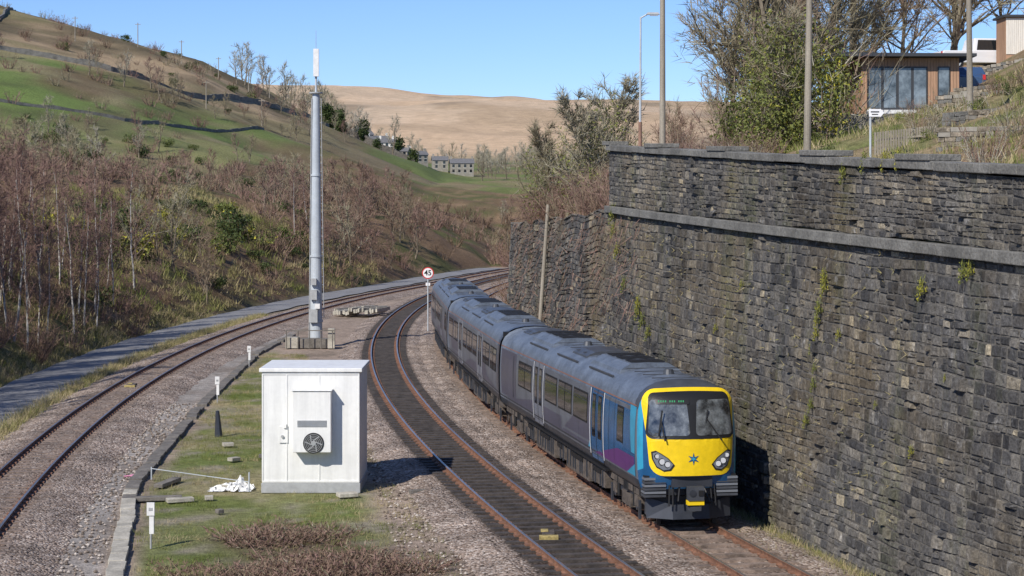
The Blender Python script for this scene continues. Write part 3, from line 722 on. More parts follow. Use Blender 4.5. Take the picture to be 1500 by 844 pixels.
def tree(seed,H,r,trunkmat,n1=22,n2=7,n3=7,ang=.7,l1=.42,up=.25,tw=.02,start=.25,wob=.12,l3=.6,droop=0):
    rng=np.random.default_rng(seed); segs=[]
    p=np.zeros(3);d=np.array([0,0,1.]); nodes=[]; n=9
    for i in range(n):
        d=nrm(d+rng.normal(0,wob,3)+np.array([0,0,.25])); q=p+d*H/n; r0=r*(1-i/n*.88);r1=r*(1-(i+1)/n*.88)
        segs.append((p,q,r0,r1,trunkmat,True)); nodes.append((p,q,r1)); p=q
    for i in range(n1):
        t=start+(1-start)*(i+rng.random())/n1; k=min(n-1,int(t*n)); a,b,rr=nodes[k]; u=t*n-k; q=a+(b-a)*u
        az=rng.uniform(0,2*math.pi); an=ang*rng.uniform(.7,1.25)*(1-.35*t)
        dd=np.array([math.cos(az)*math.sin(an),math.sin(az)*math.sin(an),math.cos(an)])
        L=H*l1*(1.15-t*.75)*rng.uniform(.7,1.15); m=4; pp=q; R0=max(rr*.5,.02)
        sub=[]
        for j in range(m):
            dd=nrm(dd+rng.normal(0,.16,3)+np.array([0,0,up*.35-droop*j*.12])); qq=pp+dd*L/m
            segs.append((pp,qq,R0*(1-j/m*.8),R0*(1-(j+1)/m*.8),trunkmat if R0>.05 else 1,R0>.025)); 
            if R0<=.025: segs[-1]=(pp,qq,max(R0,tw),0,1,False)
            sub.append((pp,qq,dd)); pp=qq
        for j in range(n2):
            s_=sub[min(m-1,int((.2+.8*rng.random())*m))]; q2=s_[0]+(s_[1]-s_[0])*rng.random()
            d2=nrm(s_[2]+rng.normal(0,.55,3)+np.array([0,0,up-droop])); L2=L*rng.uniform(.25,.5)
            e2=q2+d2*L2; segs.append((q2,e2,tw*1.4,0,1,False))
            for k2 in range(n3):
                q3=q2+(e2-q2)*rng.uniform(.1,1); d3=nrm(d2+rng.normal(0,.6,3)+np.array([0,0,up*.5-droop*1.5]))
                segs.append((q3,q3+d3*l3*rng.uniform(.5,1.2),tw,0,1,False))
    return tris(segs,rng)
def scrub(seed,H,Rd,n=26,m=12,tw=.02,lo=.1,hi=.9):
    rng=np.random.default_rng(seed);segs=[]
    for i in range(n):
        az=rng.uniform(0,6.28);rr=Rd*.35*math.sqrt(rng.random()); p=np.array([rr*math.cos(az),rr*math.sin(az),-.1])
        sp_=rng.uniform(lo,hi); d=nrm(np.array([math.cos(az)*sp_,math.sin(az)*sp_,1.])); L=H*rng.uniform(.6,1.1)
        e=p+d*L; segs.append((p,e,tw*1.6,0,1,False))
        for k in range(m):
            q=p+(e-p)*rng.uniform(.15,1); dd=nrm(d+rng.normal(0,.6,3)); segs.append((q,q+dd*L*rng.uniform(.12,.35),tw,0,1,False))
    return tris(segs,rng)
def leafy(seed,rx,rz,n=1400,ls=.09,blobs=9,z0=0.5,m=2):
    rng=np.random.default_rng(seed); B=[]
    for i in range(blobs):
        a=rng.uniform(0,6.28);q=rng.random()**.5*.65; B.append((rx*q*math.cos(a),rx*q*math.sin(a),rz*(z0+.42*rng.uniform(-1,1)),rng.uniform(.28,.5)))
    b=np.array(B)[rng.integers(0,blobs,n)]; u=rng.normal(size=(n,3));u/=np.linalg.norm(u,axis=1)[:,None]; rad=rng.random(n)**.35*b[:,3]
    c_=b[:,:3]+u*rad[:,None]*np.array([rx,rx,rz]); a=rng.normal(size=(n,3,3))*ls
    V=(c_[:,None]+a).reshape(-1,3); F=np.arange(3*n).reshape(-1,3); V[:,2]=np.maximum(V[:,2],-.2)
    return V,F,np.full(n,m)
def combine(*ts):
    V=[];F=[];M=[];o=0
    for v,f,m in ts: V.append(v);F.append(f+o);M.append(m);o+=len(v)
    return np.concatenate(V),np.concatenate(F),np.concatenate(M)
VM=[m_birch,m_twig,m_leaf,m_bark,m_grass]
def scatter(name,temps,pts,smin,smax,tint,rng=R,z=None,sz=None,jit=.06,mats=VM):
    pts=np.asarray(pts,float)
    if not len(pts): return
    zz=hgt(pts[:,0],pts[:,1]) if z is None else np.asarray(z)
    V=[];F=[];M=[];T=[];o=0
    for i,(x,y) in enumerate(pts):
        v,f,m=temps[rng.integers(len(temps))]; a=rng.uniform(0,6.283); s=rng.uniform(smin,smax); ca,sa=math.cos(a)*s,math.sin(a)*s
        w=np.empty_like(v); w[:,0]=v[:,0]*ca-v[:,1]*sa+x; w[:,1]=v[:,0]*sa+v[:,1]*ca+y; w[:,2]=v[:,2]*s*(1 if sz is None else sz)+zz[i]-.05
        V.append(w);F.append(f+o);M.append(m);o+=len(v)
        t=tint(x,y) if callable(tint) else rng.uniform(*tint)
        T.append(np.clip(t+rng.normal(0,jit,len(f))[:,None].repeat(3,1).ravel()[:len(v)] if len(v)==3*len(f) else t+rng.normal(0,jit,len(v)),0,1))
    return npmesh(name,np.concatenate(V),np.concatenate(F),mats,M=np.concatenate(M),tint=np.concatenate(T))
birch=[tree(s,9,.085,0,n1=24,n2=6,n3=6,ang=.5,l1=.32,tw=.014,start=.2,up=.35,l3=.6,wob=.06,droop=.12) for s in(1,2,3,4)]
bare=[tree(s,8,.14,3,n1=20,n2=6,n3=6,ang=.85,l1=.5,tw=.02,start=.12,up=.3,l3=.7) for s in(11,12,13)]
fartree=[tree(s,8,.2,3,n1=15,n2=5,n3=5,ang=.85,l1=.5,tw=.04,start=.1,up=.3,l3=1.0) for s in(21,22,23,24)]
farscrub=[scrub(s,3.0,3,n=22,m=8,tw=.045) for s in(31,32,33)]
nscrub=[scrub(s,2.2,1.6,n=26,m=10,tw=.015) for s in(41,42,43)]
def region(n,y0,y1,d0,d1,side='L'):
    y=R.uniform(y0,y1,n); d=R.uniform(d0,d1,n); return np.stack([pl(y)-d if side=='L' else xw(y)+d,y],1)
scatter('birch_wood',birch,np.concatenate([region(62,66,128,1,10),region(18,78,112,.5,6),region(6,128,150,2,8)]),.6,1.08,(.46,.6))
scatter('bare_woodland',bare,np.concatenate([region(18,80,125,5,14),region(9,150,165,1,8)]),.45,.8,(.2,.9))
scatter('bank_scrub',nscrub,np.concatenate([region(320,60,135,.0,12),region(90,130,230,.2,12)]),.35,1.0,(.1,.65))
def reg2(n,y0,y1,u0,u1):
    y=R.uniform(y0,y1,n); return np.stack([R.uniform(u0,u1,n),y],1)
def filt(p): return p[((p[:,0]<pl(p[:,1])-1.0)|(p[:,1]>262))&(p[:,0]>-.13*p[:,1])]
def gap(p): # keep the view line down the lane to the cottages open
    r=p[:,0]/p[:,1]; return p[~((r>-.048)&(r<-.016)&(p[:,1]>235))]
scatter('valley_woodland',fartree,gap(filt(reg2(200,198,290,-40,34))),.42,.78,(.3,.85))
scatter('valley_hedges',fartree,gap(filt(reg2(70,285,350,-45,30))),.3,.5,(.5,.9))
scatter('valley_birches',birch,filt(reg2(34,185,232,-40,20)),.6,.85,(.5,.6))
scatter('valley_scrub',farscrub,np.concatenate([filt(reg2(420,185,330,-45,36)),reg2(60,170,260,-60,-30)]),.4,1.0,(.2,.75))
vt=np.concatenate([reg2(46,770,830,-70,20),reg2(34,500,720,-78,-48),reg2(70,520,800,4,90),gap(reg2(20,500,730,-34,0)),reg2(30,360,440,4,45)])
scatter('village_trees',fartree,vt,.75,1.35,(.82,1.))
hp=np.concatenate([reg2(44,230,340,-80,-42),reg2(14,385,400,-110,-60),reg2(30,400,540,-64,-42)])
scatter('hillside_trees',fartree,hp,.3,.8,(.4,.95))
scatter('hillside_scrub',farscrub,np.concatenate([reg2(190,200,320,-85,-38),reg2(90,400,540,-140,-60),reg2(40,320,400,-110,-60)]),.4,.9,(.2,.8))
dark=[combine(leafy(51,3.5,7,1500,.35,8)),combine(leafy(52,3,6,1200,.35,7))]
scatter('evergreen_trees',dark,np.concatenate([reg2(6,525,550,-54,-46),reg2(10,560,700,-62,-30)]),.5,.9,(.15,.4))
gorse=[leafy(s,1.8,1.6,700,.11,9) for s in(61,62)]
gp=[];
for i in range(46):
    y=R.uniform(140,200); gp.append((pl(y)-R.uniform(6,16),y))
scatter('gorse_bushes',gorse,gp,.4,1.15,lambda x,y: random.choice((.3,.35,.5,.72,.9,.93)),jit=.14)
gp=[]
for i in range(46):
    y=R.uniform(65,230); gp.append((pl(y)-R.uniform(2,16),y))
scatter('holly_bushes',gorse,gp,.3,.75,lambda x,y: random.choice((.2,.3,.4,.5,.6)),jit=.14)
hs=np.concatenate([reg2(60,215,330,-85,-40),reg2(16,400,520,-120,-60)]); scatter('hillside_gorse',gorse,hs,.4,1.2,(.15,.6),jit=.12)
big=tree(71,11.5,.28,3,n1=44,n2=12,n3=12,ang=1.05,l1=.52,tw=.020,start=.08,up=.25,l3=.9)
scatter('bare_tree',[big],[(12.9,96)],1.,1.,(.72,.76),z=[H1(12.6,95)])
big2=tree(72,10.0,.2,3,n1=32,n2=10,n3=11,ang=.95,l1=.5,tw=.020,start=.1,up=.3,l3=.8)
scatter('bare_tree',[big2],[(10.9,99)],1.,1.,(.72,.75))
for k,(x,y,s_) in enumerate(((19.,114,1.05),(24,118,1.0),(16,110,1.05),(28,122,1.05),(22,124,1.2),(33,128,.9),(14.5,106,1.0),(36,132,.9),(30,130,1.1))):
    scatter('bare_tree',[big2 if k%2 else big],[(x,y)],s_,s_,(.62,.85))
ivy=combine(leafy(81,2.6,5.4,7500,.06,26,z0=.52),tree(82,6,.15,3,n1=30,n2=9,n3=8,ang=.8,l1=.5,tw=.016,start=.1))
scatter('ivy_covered_tree',[ivy],[(12.2,88.)],1,1,(.78,.80),jit=.15)
ivy2=combine(leafy(83,1.8,3.6,3600,.055,18,z0=.5),scrub(84,4,2,40,14,.016))
scatter('evergreen_bush',[ivy2],[(14.3,88.5)],1.2,1.2,(.80,.82),jit=.13)
scatter('evergreen_bush',[ivy2],[(10.9,91)],1.0,1.0,(.6,.62),jit=.13)
scatter('evergreen_bush',[ivy2],[(13.2,93)],1.5,1.5,(.65,.67),jit=.13)
haw=combine(tree(85,4.6,.1,3,n1=34,n2=10,n3=10,ang=1.0,l1=.55,tw=.016,start=.05,up=.2,l3=.5),leafy(86,2.0,3.6,1400,.045,16,z0=.55))
scatter('hawthorn_bush',[haw],[(3.4,87)],1,1,(.84,.86),jit=.1)
scatter('hawthorn_bush',[haw],[(4.6,90)],1.05,1.05,(.82,.84),jit=.1); scatter('hawthorn_bush',[haw],[(1.8,96)],.9,.9,(.76,.78),jit=.1)
rp=[]
for i in range(240):
    y=R.uniform(74,112); rp.append((xw(y)+.9+R.uniform(0,7),y))
scatter('bramble_bank',nscrub,rp,.4,.95,(.25,.7))
rp=np.stack([R.uniform(7,30,130),R.uniform(58,120,130)],1); rp=rp[(rp[:,0]>xw(rp[:,1])+3)&~((rp[:,0]>14)&(rp[:,1]>80)&(rp[:,1]<112))&(np.abs(rp[:,0]/rp[:,1]-.1875)>.02)]
gsh=[leafy(s,.9,1.0,420,.05,8) for s in(91,92)]
scatter('garden_shrubs',gsh+[nscrub[0],nscrub[1]],rp,.35,.8,(.4,.9),jit=.1)
rp=np.stack([R.uniform(15,27,120),R.uniform(60,91,120)],1); rp=rp[(np.abs(rp[:,0]/rp[:,1]-.1875)>.012)]
scatter('garden_border_plants',gsh+[nscrub[2],nscrub[0],nscrub[1]],rp,.18,.5,(.3,.95),jit=.14)
rp=region(110,106,220,.8,14,'R'); scatter('cutting_side_scrub',nscrub,rp,.7,1.4,(.2,.8))
rp=region(22,108,200,4,16,'R'); scatter('cutting_side_trees',bare,rp,.4,.75,(.3,.8))
def tuft(seed,n=16,h=.22,r=.16,w=.008):
    rng=np.random.default_rng(seed); V=[]
    for i in range(n):
        a=rng.uniform(0,6.28);rr=r*math.sqrt(rng.random()); x,y=rr*math.cos(a),rr*math.sin(a); l=h*rng.uniform(.4,1.2); b=rng.uniform(0,6.28)
        dx,dy=math.cos(b)*w,math.sin(b)*w; V+=[(x-dx,y-dy,0),(x+dx,y+dy,0),(x+rng.normal(0,.4)*l,y+rng.normal(0,.4)*l,l)]
    return np.array(V),np.arange(3*n).reshape(-1,3),np.full(n,4)
tf=[tuft(s) for s in range(100,105)]
n=9000; y=R.uniform(40,112,n)**1.0; x=trough(y)+.3+R.random(n)*(grass_r(y)-trough(y)+.9); gk=fbm(x/1.6,y/1.6,77)
kk=(gk>.43)&~((x>-7.8)&(x<-4.6)&(y>58.9)&(y<62.1))&(((x+4.6)/2.4)**2+((y-46.5)/2.8)**2>1); P=np.stack([x,y],1)[kk]
scatter('verge_grass',tf,P,.4,1.1,lambda x,y: float(np.clip(.1+1.0*(vnoise(x/1.5,y/1.5,5)-.1),0,1)),sz=.8,jit=.12)
n=2600; y=R.uniform(40,75,n); x=xw(y)-R.random(n)**2*1.3-.05
scatter('wall_foot_weeds',tf,np.stack([x,y],1),.5,1.5,(.3,1.),jit=.12)
n=5000; y=R.uniform(60,150,n); x=np.where(R.random(n)<.5,x3(y)-2.9+R.normal(0,.25,n),x3(y)-6.6-R.random(n)*1.5)
scatter('path_edge_grass',tf,np.stack([x,y],1),.8,2.0,(.4,1.),jit=.12)
n=3500; p=region(n,110,215,.3,22); scatter('bank_bracken',[tuft(s,14,.6,.5,.03) for s in(106,107,108)],p,.5,1.4,lambda x,y: float(np.clip(.2+1.1*(fbm(np.array(x/7),np.array(y/7),8)-.2),0,1)),jit=.1)
n=1500; y=R.uniform(56,92,n); x=R.uniform(12,30,n); kk=x>xw(y)+1.5; scatter('garden_rough_grass',[tuft(s,14,.4,.4,.02) for s in(116,117)],np.stack([x,y],1)[kk],.4,1.2,(.1,1.),jit=.12)
br=[scrub(s,.95,1.5,n=34,m=9,tw=.02,lo=.6,hi=2.6) for s in(111,112,113)]
P=[(-4.6+R.normal(0,1.25),46.3+R.normal(0,1.3)) for i in range(85)]+[(-6.3+R.normal(0,.7),51+R.normal(0,.7)) for i in range(26)]
scatter('dead_bramble_heap',br,P,.45,.85,(.3,.62),sz=.8,jit=.16)
ico=np.array([(0,0,1),(.9,0,.3),(.2,.9,.3),(-.8,.5,.3),(-.8,-.5,.3),(.2,-.9,.3),(0,0,-.6)])
icf=np.array([(0,1,2),(0,2,3),(0,3,4),(0,4,5),(0,5,1),(6,2,1),(6,3,2),(6,4,3),(6,5,4),(6,1,5)])
st=(ico*.055,icf,np.zeros(len(icf),int))
m_loose=mat('loose_stone',rough=.9,attr=('tint','ramp',[(0,(.10,.08,.065)),(.5,(.29,.235,.19)),(1,(.50,.45,.40))]),spec=.2)
n=20000; y=R.uniform(40,85,n); x=trough(y)-4+R.random(n)*(xw(y)-trough(y)+4); 
kk=((np.abs(x-mid(y))>1.9)&(np.abs(x-trn(y))>1.9)&((x>grass_r(y))|(x<trough(y)-.3))&((x<-7.8)|(x>-4.6)|(y<58.8)|(y>62.2)))
P=np.stack([x,y],1)[kk]; scatter('loose_ballast_stones',[st],P,.5,1.3,(.0,1.),z=hgt(P[:,0],P[:,1])+.06,mats=[m_loose])
# plants rooted in the wall (distance along wall, height above rail)
def wallpt(px,py):
    for yy in np.arange(40,104,.1):
        z=8.65-(py-295)/2800*yy; x=float(xfb(yy,z))
        if abs(x/yy-(px-750)/2800)<.0012: return (x-.10,yy,z)
    return None
WP=[(1210,415,.25),(1211,436,.35),(1203,468,.35),(1198,500,.25),(1200,482,.25),(1196,548,.18),(1194,575,.25),(1190,605,.25),(1183,628,.25),(1354,441,.35),(1416,416,.35),(1425,412,.3),(1338,672,.2),(1088,425,.2),(1190,520,.2),(1049,489,.2),(935,470,.4),(942,484,.4),(950,500,.35),(935,455,.35),(900,350,.4),(905,380,.4),(898,330,.5),(1230,500,.2),(1285,600,.14),(1390,560,.12),(1465,700,.14),(1240,270,.4),(1270,255,.4),(1300,252,.35),(915,430,.4),(1320,250,.35)]
L1=leafy(121,.5,.7,200,.04,5)
wpts=[(wallpt(a,b),s_) for a,b,s_ in WP]; wpts=[w for w in wpts if w[0]]
V=[];F=[];T=[];o=0
for (p,s_) in wpts:
    v,f,m=L1; w=v*s_*1.9*np.array([.5,1,1.2])+np.array(p)-np.array([0,0,.2*s_]); V.append(w);F.append(f+o);o+=len(v);T.append(np.clip(R.uniform(.86,.97)+R.normal(0,.06,len(v)),0,1))
npmesh('wall_plants',np.concatenate(V),np.concatenate(F),[m_leaf],tint=np.concatenate(T))
cs=[];rng=np.random.default_rng(5)
for i in range(1100):
    yy=rng.uniform(68.,102); z=rng.uniform(2.5,8.3) if yy>76 else rng.uniform(4.5,8.2); p=np.array([float(xfb(yy,z))-.1,yy,z]); d=nrm(np.array([-.35,rng.normal(0,.6),rng.normal(-.6,.6)])); cs.append((p,p+d*rng.uniform(.3,1.1),.014,0,0,False))
v,f,m=tris(cs,rng); npmesh('dry_creeper',v,f,[m_twig],M=m,tint=np.clip(.45+rng.normal(0,.15,len(v)),0,1))
cs=[]
for i in range(500):
    yy=rng.uniform(44,74); z=rng.uniform(1,7.5); p=np.array([float(xfb(yy,z))-.08,yy,z]); 
    for k in range(4):
        d=nrm(np.array([-.5,rng.normal(0,.5),rng.normal(-.1,.5)])); cs.append((p,p+d*rng.uniform(.06,.22),.009,0,0,False))
v,f,m=tris(cs,rng); npmesh('dry_wall_grass',v,f,[m_grass],M=m,tint=np.clip(.7+rng.normal(0,.2,len(v)),0,1))
# ------------------------------------------------------------------ dry stone walls on hill & village
def draped(name,pts,h=1.2,w=.5,mt=m_cope,step=3):
    s=MB(); pts=[Vector(p) for p in pts]
    for a,b in zip(pts[:-1],pts[1:]):
        n=max(1,int((b-a).length/step))
        for i in range(n):
            p=a+(b-a)*i/n;q=a+(b-a)*(i+1)/n; z0=H1(p.x,p.y);z1=H1(q.x,q.y); hh=h*random.uniform(.8,1.1)
            dd=(q-p).normalized(); nn=Vector((-dd.y,dd.x))*w/2
            s.add([(p.x-nn.x,p.y-nn.y,z0-.4),(p.x+nn.x,p.y+nn.y,z0-.4),(q.x+nn.x,q.y+nn.y,z1-.4),(q.x-nn.x,q.y-nn.y,z1-.4),(p.x-nn.x,p.y-nn.y,z0+hh),(p.x+nn.x,p.y+nn.y,z0+hh),(q.x+nn.x,q.y+nn.y,z1+hh),(q.x-nn.x,q.y-nn.y,z1+hh)],[(0,1,5,4),(1,2,6,5),(2,3,7,6),(3,0,4,7),(4,5,6,7)])
    s.obj(name,[mt])
draped('dry_stone_wall',[(-150,400),(-110,398),(-85,405),(-70,430),(-62,470),(-50,520)],1.1,.6)
draped('dry_stone_wall',[(-92,330),(-70,345),(-52,400)],.5,.4)
draped('dry_stone_wall',[(-120,402),(-125,470),(-140,540)],.9,.5)
draped('road_retaining_wall',[(-54,602),(-42,597),(-30,594)],3.0,.8,m_mortar)
for (x,y) in ((-92,470),(-83,480),(-76,495),(-70,508),(-66,520),(-62,530),(-104,455),(-64,400),(-55,420)):
    z=H1(x,y); s=MB(); s.cyl((x,y,z-.3),(x,y,z+6),.13,.10,6,0); s.box((x,y,z+5.6),(1.4,.12,.12),0); s.obj('telegraph_pole',[m_wood])
m_hs=mat('house_stone',(.28,.26,.22),.9,noise=[(1.5,.7,1.25)]); m_slate=mat('slate_roof',(.14,.14,.145),.8,noise=[(2,.8,1.2)]); m_render=mat('white_render',(.7,.69,.65),.8,noise=[(1,.9,1.05)])
def cottage(x,y,w,d,h,rz,wall=m_hs,nw=3):
    E=empty('stone_cottage'); z=H1(x,y); s=MB(); rh=h*.38
    s.b2(-w/2,w/2,-d/2,d/2,-2,h,0); s.add([(-w/2,-d/2,h),(w/2,-d/2,h),(w/2,d/2,h),(-w/2,d/2,h),(-w/2,0,h+rh),(w/2,0,h+rh)],[(0,3,4),(1,5,2)],0)
    s.obj('walls',[wall],E); s=MB(); o=.3
    s.add([(-w/2-o,-d/2-o,h-.15),(w/2+o,-d/2-o,h-.15),(w/2+o,0,h+rh+.05),(-w/2-o,0,h+rh+.05),(-w/2-o,d/2+o,h-.15),(w/2+o,d/2+o,h-.15)],[(0,1,2,3),(3,2,5,4)],0)
    for q in(-w/2+.4,w/2-.4): s.b2(q-.35,q+.35,-.4,.4,h+rh-.4,h+rh+.9,1)
    s.obj('roof_and_chimneys',[m_slate,wall],E); s=MB()
    for k in range(nw):
        q=-w/2+w*(k+.5)/nw
        for zz in(.9,h*.62): s.b2(q-.45,q+.45,-d/2-.04,-d/2+.02,zz,zz+1.2,0); s.b2(q-.52,q+.52,-d/2-.08,-d/2-.03,zz-.14,zz-.01,1)
    s.obj('windows',[m_glass,m_render],E); E.location=(x,y,z); E.rotation_euler=(0,0,rz)
cottage(-19.5,740,9,6,4.6,0.1,nw=4); cottage(-28,742,6,6,4,.1,nw=2)
for (x,y,w,rz,ml) in ((-45,640,7,.3,m_render),(-38,652,6,-.2,m_hs),(-41,625,5,.1,m_render),(-52,660,7,.5,m_hs),(-33,668,6,.4,m_hs),(-60,640,6,.1,m_hs),(-40,690,7,.2,m_render)):
    cottage(x,y,w,5,3.4,rz,ml)
# ------------------------------------------------------------------ timber garden room
m_cedar=mat('cedar_cladding',(.40,.24,.15),.75,noise=[(1.5,.75,1.2,(6,6,.4)),(10,.85,1.15,(4,4,.2))])
m_frame=mat('dark_frame',(.045,.048,.053),.5)
G=empty('timber_garden_room'); zx=13.0; x0,x1,y0,y1=17.0,21.75,93.,99.
s=MB(); s.b2(x0+.03,x1-.03,y0+.03,y1,zx-.2,zx+2.62,0)
q=x0
while q<x1-.01: s.b2(q+.006,q+.134,y0-.002+random.uniform(0,.006),y0+.03,zx-.1,zx+2.62,1); q+=.14
q=y0
while q<y1-.01: s.b2(x0-.002+random.uniform(0,.006),x0+.03,q+.006,q+.134,zx-.1,zx+2.62,1); q+=.14
s.obj('clad_walls',[m_frame,m_cedar],G)
s=MB(); s.add([(x0-1.1,y0-.7,zx+2.66),(x1+.7,y0-.7,zx+2.66),(x1+.7,y1+.3,zx+2.5),(x0-1.1,y1+.3,zx+2.5),(x0-1.1,y0-.7,zx+2.84),(x1+.7,y0-.7,zx+2.80),(x1+.7,y1+.3,zx+2.66),(x0-1.1,y1+.3,zx+2.7)],[(0,3,2,1),(4,5,6,7),(0,1,5,4),(1,2,6,5),(2,3,7,6),(3,0,4,7)],0)
s.obj('roof',[m_frame],G)
s=MB(); a,b_=x0+.28,x0+3.2
s.b2(a,b_,y0-.05,y0,zx+.1,zx+2.2,1)
for k in range(4): w=(b_-a)/4; s.b2(a+k*w+.07,a+(k+1)*w-.07,y0-.06,y0-.051,zx+.2,zx+2.12,0)
s.b2(x0+3.7,x0+4.3,y0-.05,y0,zx+.75,zx+2.2,1); s.b2(x0+3.76,x0+4.24,y0-.06,y0-.051,zx+.81,zx+2.14,0)
s.b2(a-.08,b_+.08,y0-.4,y0-.06,zx-.1,zx+.08,2)
m_hglass=mat('room_glass',(.10,.12,.135),.05,noise=[(1.2,.2,2.4)],spec=.8)
s.obj('glazed_doors_and_window',[m_hglass,m_frame,m_wht],G)
s=MB(); s.b2(x0-1,x1+1,y0-.6,y1,zx-1.8,zx-.12,0); s.obj('stone_plinth',[m_hs],G)
Sg=empty('footpath_sign'); x,y=12.75,68.; z=H1(x,y); s=MB(); s.cyl((x,y,z-.3),(x,y,11.95),.04,.04,8,1); s.b2(x-.06,x+.34,y-.06,y-.04,11.66,11.93,0); s.add([(x+.34,y-.06,11.64),(x+.34,y-.06,11.95),(x+.48,y-.06,11.795)],[(0,2,1)],0)
s.box((x+.15,y-.066,11.83),(.3,.006,.04),2); s.box((x+.15,y-.066,11.74),(.22,.006,.03),2); s.obj('arm_and_post',[m_signw,m_galv,m_signb],Sg)
s=MB(); 
for k in range(24): x=13.3+k*.1; s.box((x,70+k*.02,10.75+k*.012),(.07,.02,.85),0)
s.box((14.5,70.25,11.0),(2.4,.03,.07),0,ry=-.1); s.obj('wooden_fence',[m_wood])
m_dry=mat('dry_stone',(.24,.205,.155),.9,noise=[(2.5,.5,1.6),(7,.5,1.4)],bump=1,bscale=9)
def rubble(name,p0,p1,h,t=.5):
    s=MB(); a=Vector(p0);b=Vector(p1); L=(b-a).length; d=(b-a)/L; rz=math.atan2(d.y,d.x); nz=int(h/.17)
    for r_ in range(nz):
        q=random.uniform(0,.2)
        while q<L:
            w=random.uniform(.2,.5); p=a+d*(q+w/2); s.box((p.x+random.uniform(-.03,.03),p.y,p.z+.085+r_*.17),(w-.02,t+random.uniform(-.06,.06),.155),random.choice((0,0,1,2)),rz=rz+random.uniform(-.05,.05)); q+=w
    s.obj(name,[m_dry,m_cope,m_hs])
rubble('dry_stone_garden_wall',(14.6,66,10.0),(20,65,10.1),1.35)
rubble('dry_stone_garden_wall',(16.2,72,10.6),(22,74,11.2),1.5)
rubble('dry_stone_garden_wall',(20.6,90,12.4),(30,86,13.2),1.7)
rubble('dry_stone_garden_wall',(23.6,100,13.6),(27,96,14.2),2.0)
rubble('dry_stone_garden_wall',(18.3,83,12.0),(26,80,12.6),1.2)
m_carw=mat('car_white',(.75,.76,.78),.25,spec=.8); m_carb=mat('car_blue',(.04,.08,.17),.25,spec=.8)
def vehicle(name,loc,rz,paint,pickup):
    E=empty(name); L=4.9 if pickup else 4.2; h=1.72 if pickup else 1.45
    prof=[(0,.35),(0,.95),(.1,1.02),(1.75,1.02),(1.9,h),(3.25,h),(3.85,1.05),(4.75,.92),(4.9,.75),(4.9,.35)] if pickup else [(0,.3),(0,.9),(.25,1.0),(.7,h-.05),(1.2,h),(2.4,h),(3.1,.98),(4.05,.82),(4.2,.65),(4.2,.3)]
    s=MB(); W_=.9; k=len(prof); ins=lambda z: W_-(.16*(z-1.02)/.6 if z>1.02 else 0)
    vs=[(x-L/2,-ins(z),z) for x,z in prof]+[(x-L/2,ins(z),z) for x,z in prof]
    s.add(vs,[tuple(range(k)),tuple(range(k,2*k))[::-1]]+[(i,i+k,(i+1)%k+k,(i+1)%k) for i in range(k)],0); s.obj('body',[paint],E,bevel=.05)
    s=MB(); a,b=(1.95,3.6) if pickup else (.75,2.9)
    for sd in(-1,1):
        s.add([(a-L/2,sd*(W_+.005),1.06),(b-L/2,sd*(W_+.005),1.06),(b-.45-L/2,sd*(W_-.12),h-.1),(a+.12-L/2,sd*(W_-.12),h-.1)],[(0,1,2,3)],0)
    f0,f1=((3.27,h-.05),(3.83,1.08)) if pickup else ((2.42,h-.04),(3.08,1.01))
    s.add([(f0[0]+.03-L/2,-.68,f0[1]),(f0[0]+.03-L/2,.68,f0[1]),(f1[0]+.03-L/2,.8,f1[1]),(f1[0]+.03-L/2,-.8,f1[1])],[(0,1,2,3)],0)
    for wx in(.85,L-.9):
        for sd in(-1,1): s.cyl((wx-L/2,sd*.72,.34),(wx-L/2,sd*.92,.34),.34,.34,18,1); s.cyl((wx-L/2,sd*.92,.34),(wx-L/2,sd*.935,.34),.19,.19,12,2)
    for sd in(-1,1): s.box((L/2-.02,sd*.62,.78),(.06,.36,.16),3); s.box((-L/2-.01,sd*.78,.85),(.04,.14,.25),4)
    s.obj('glass_wheels_and_lights',[m_glass,m_blk,m_galv,m_lamp,m_red],E); E.location=loc; E.rotation_euler=(0,0,rz)
vehicle('parked_pickup_truck',(25.9,106,H1(25.9,106)+.05),.15,m_carw,True)
vehicle('parked_car',(22.95,97.6,H1(22.95,97.6)-.3),1.5,m_carb,False)
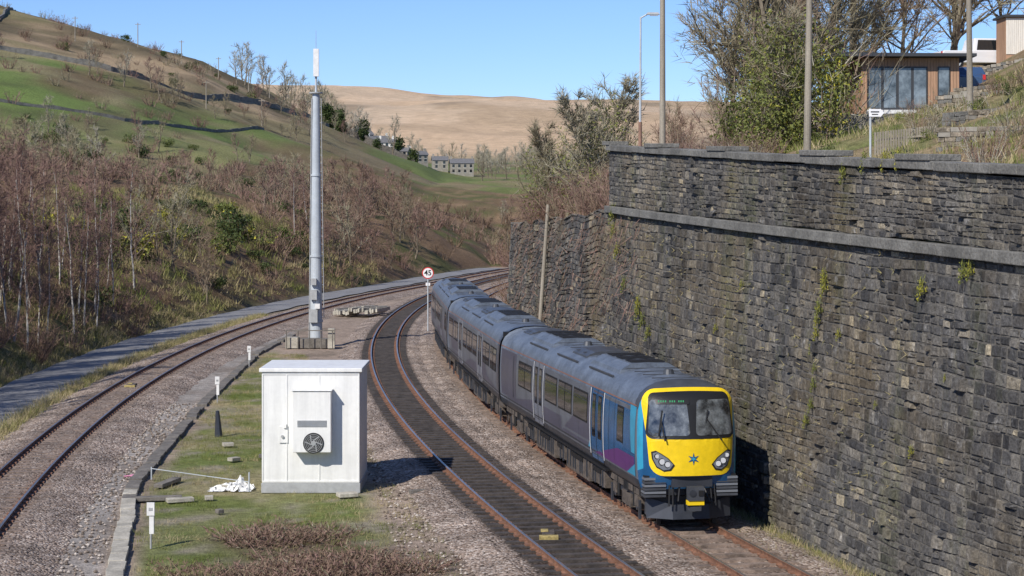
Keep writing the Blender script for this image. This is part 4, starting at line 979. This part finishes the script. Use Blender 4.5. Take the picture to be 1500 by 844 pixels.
m_gate=mat('painted_boards',(.72,.68,.6),.7,noise=[(5,.85,1.1,(4,4,.3))])
E=empty('garden_shed'); z=H1(27.6,103)-.2; s=MB(); s.b2(26.6,28.9,103,105,z-.5,z+2.0,0); s.b2(26.45,29.1,102.8,105.2,z+2.0,z+2.12,1)
for k in range(9): s.b2(26.62+k*.11,26.72+k*.11,102.96,102.99,z,z+1.95,2)
s.b2(27.75,28.6,102.97,102.995,z,z+1.9,1); s.obj('shed_body',[m_cedar,m_frame,m_gate],E)
# ------------------------------------------------------------------ sky, sun, camera
w=bpy.data.worlds.new("World"); scene.world=w; w.use_nodes=True; nt=w.node_tree
sky=nt.nodes.new('ShaderNodeTexSky'); sky.sky_type='NISHITA'; sky.sun_disc=False
sd=Vector((-.58,-.81,0)).normalized(); el=math.radians(39)
sky.sun_elevation=el; sky.sun_rotation=math.atan2(sd.x,sd.y); sky.altitude=1500; sky.air_density=1.0; sky.dust_density=.05; sky.ozone_density=7.0
mx=nt.nodes.new('ShaderNodeMix'); mx.data_type='RGBA'; mx.blend_type='MULTIPLY'; mx.inputs[0].default_value=1; mx.inputs[7].default_value=(.93,.94,1.07,1)
nt.links.new(sky.outputs[0],mx.inputs[6]); nt.links.new(mx.outputs[2],nt.nodes['Background'].inputs[0]); nt.nodes['Background'].inputs[1].default_value=.13
sl=bpy.data.lights.new('sun','SUN'); sl.energy=5.0; sl.angle=math.radians(.5); sl.color=(1,.94,.85)
so=bpy.data.objects.new('sun',sl); link(so)
toS=Vector((sd.x*math.cos(el),sd.y*math.cos(el),math.sin(el))); so.rotation_euler=toS.to_track_quat('Z','Y').to_euler(); so.location=(0,0,60)
cam=bpy.data.cameras.new('camera'); co=bpy.data.objects.new('camera',cam); link(co); cam.sensor_width=36; cam.lens=67.2; cam.shift_y=-.0847; cam.clip_end=9000; cam.clip_start=.5
co.location=(0,0,8.65); co.rotation_euler=(math.pi/2,0,0); scene.camera=co
scene.view_settings.view_transform='Standard'; scene.view_settings.look='None'; scene.view_settings.exposure=0
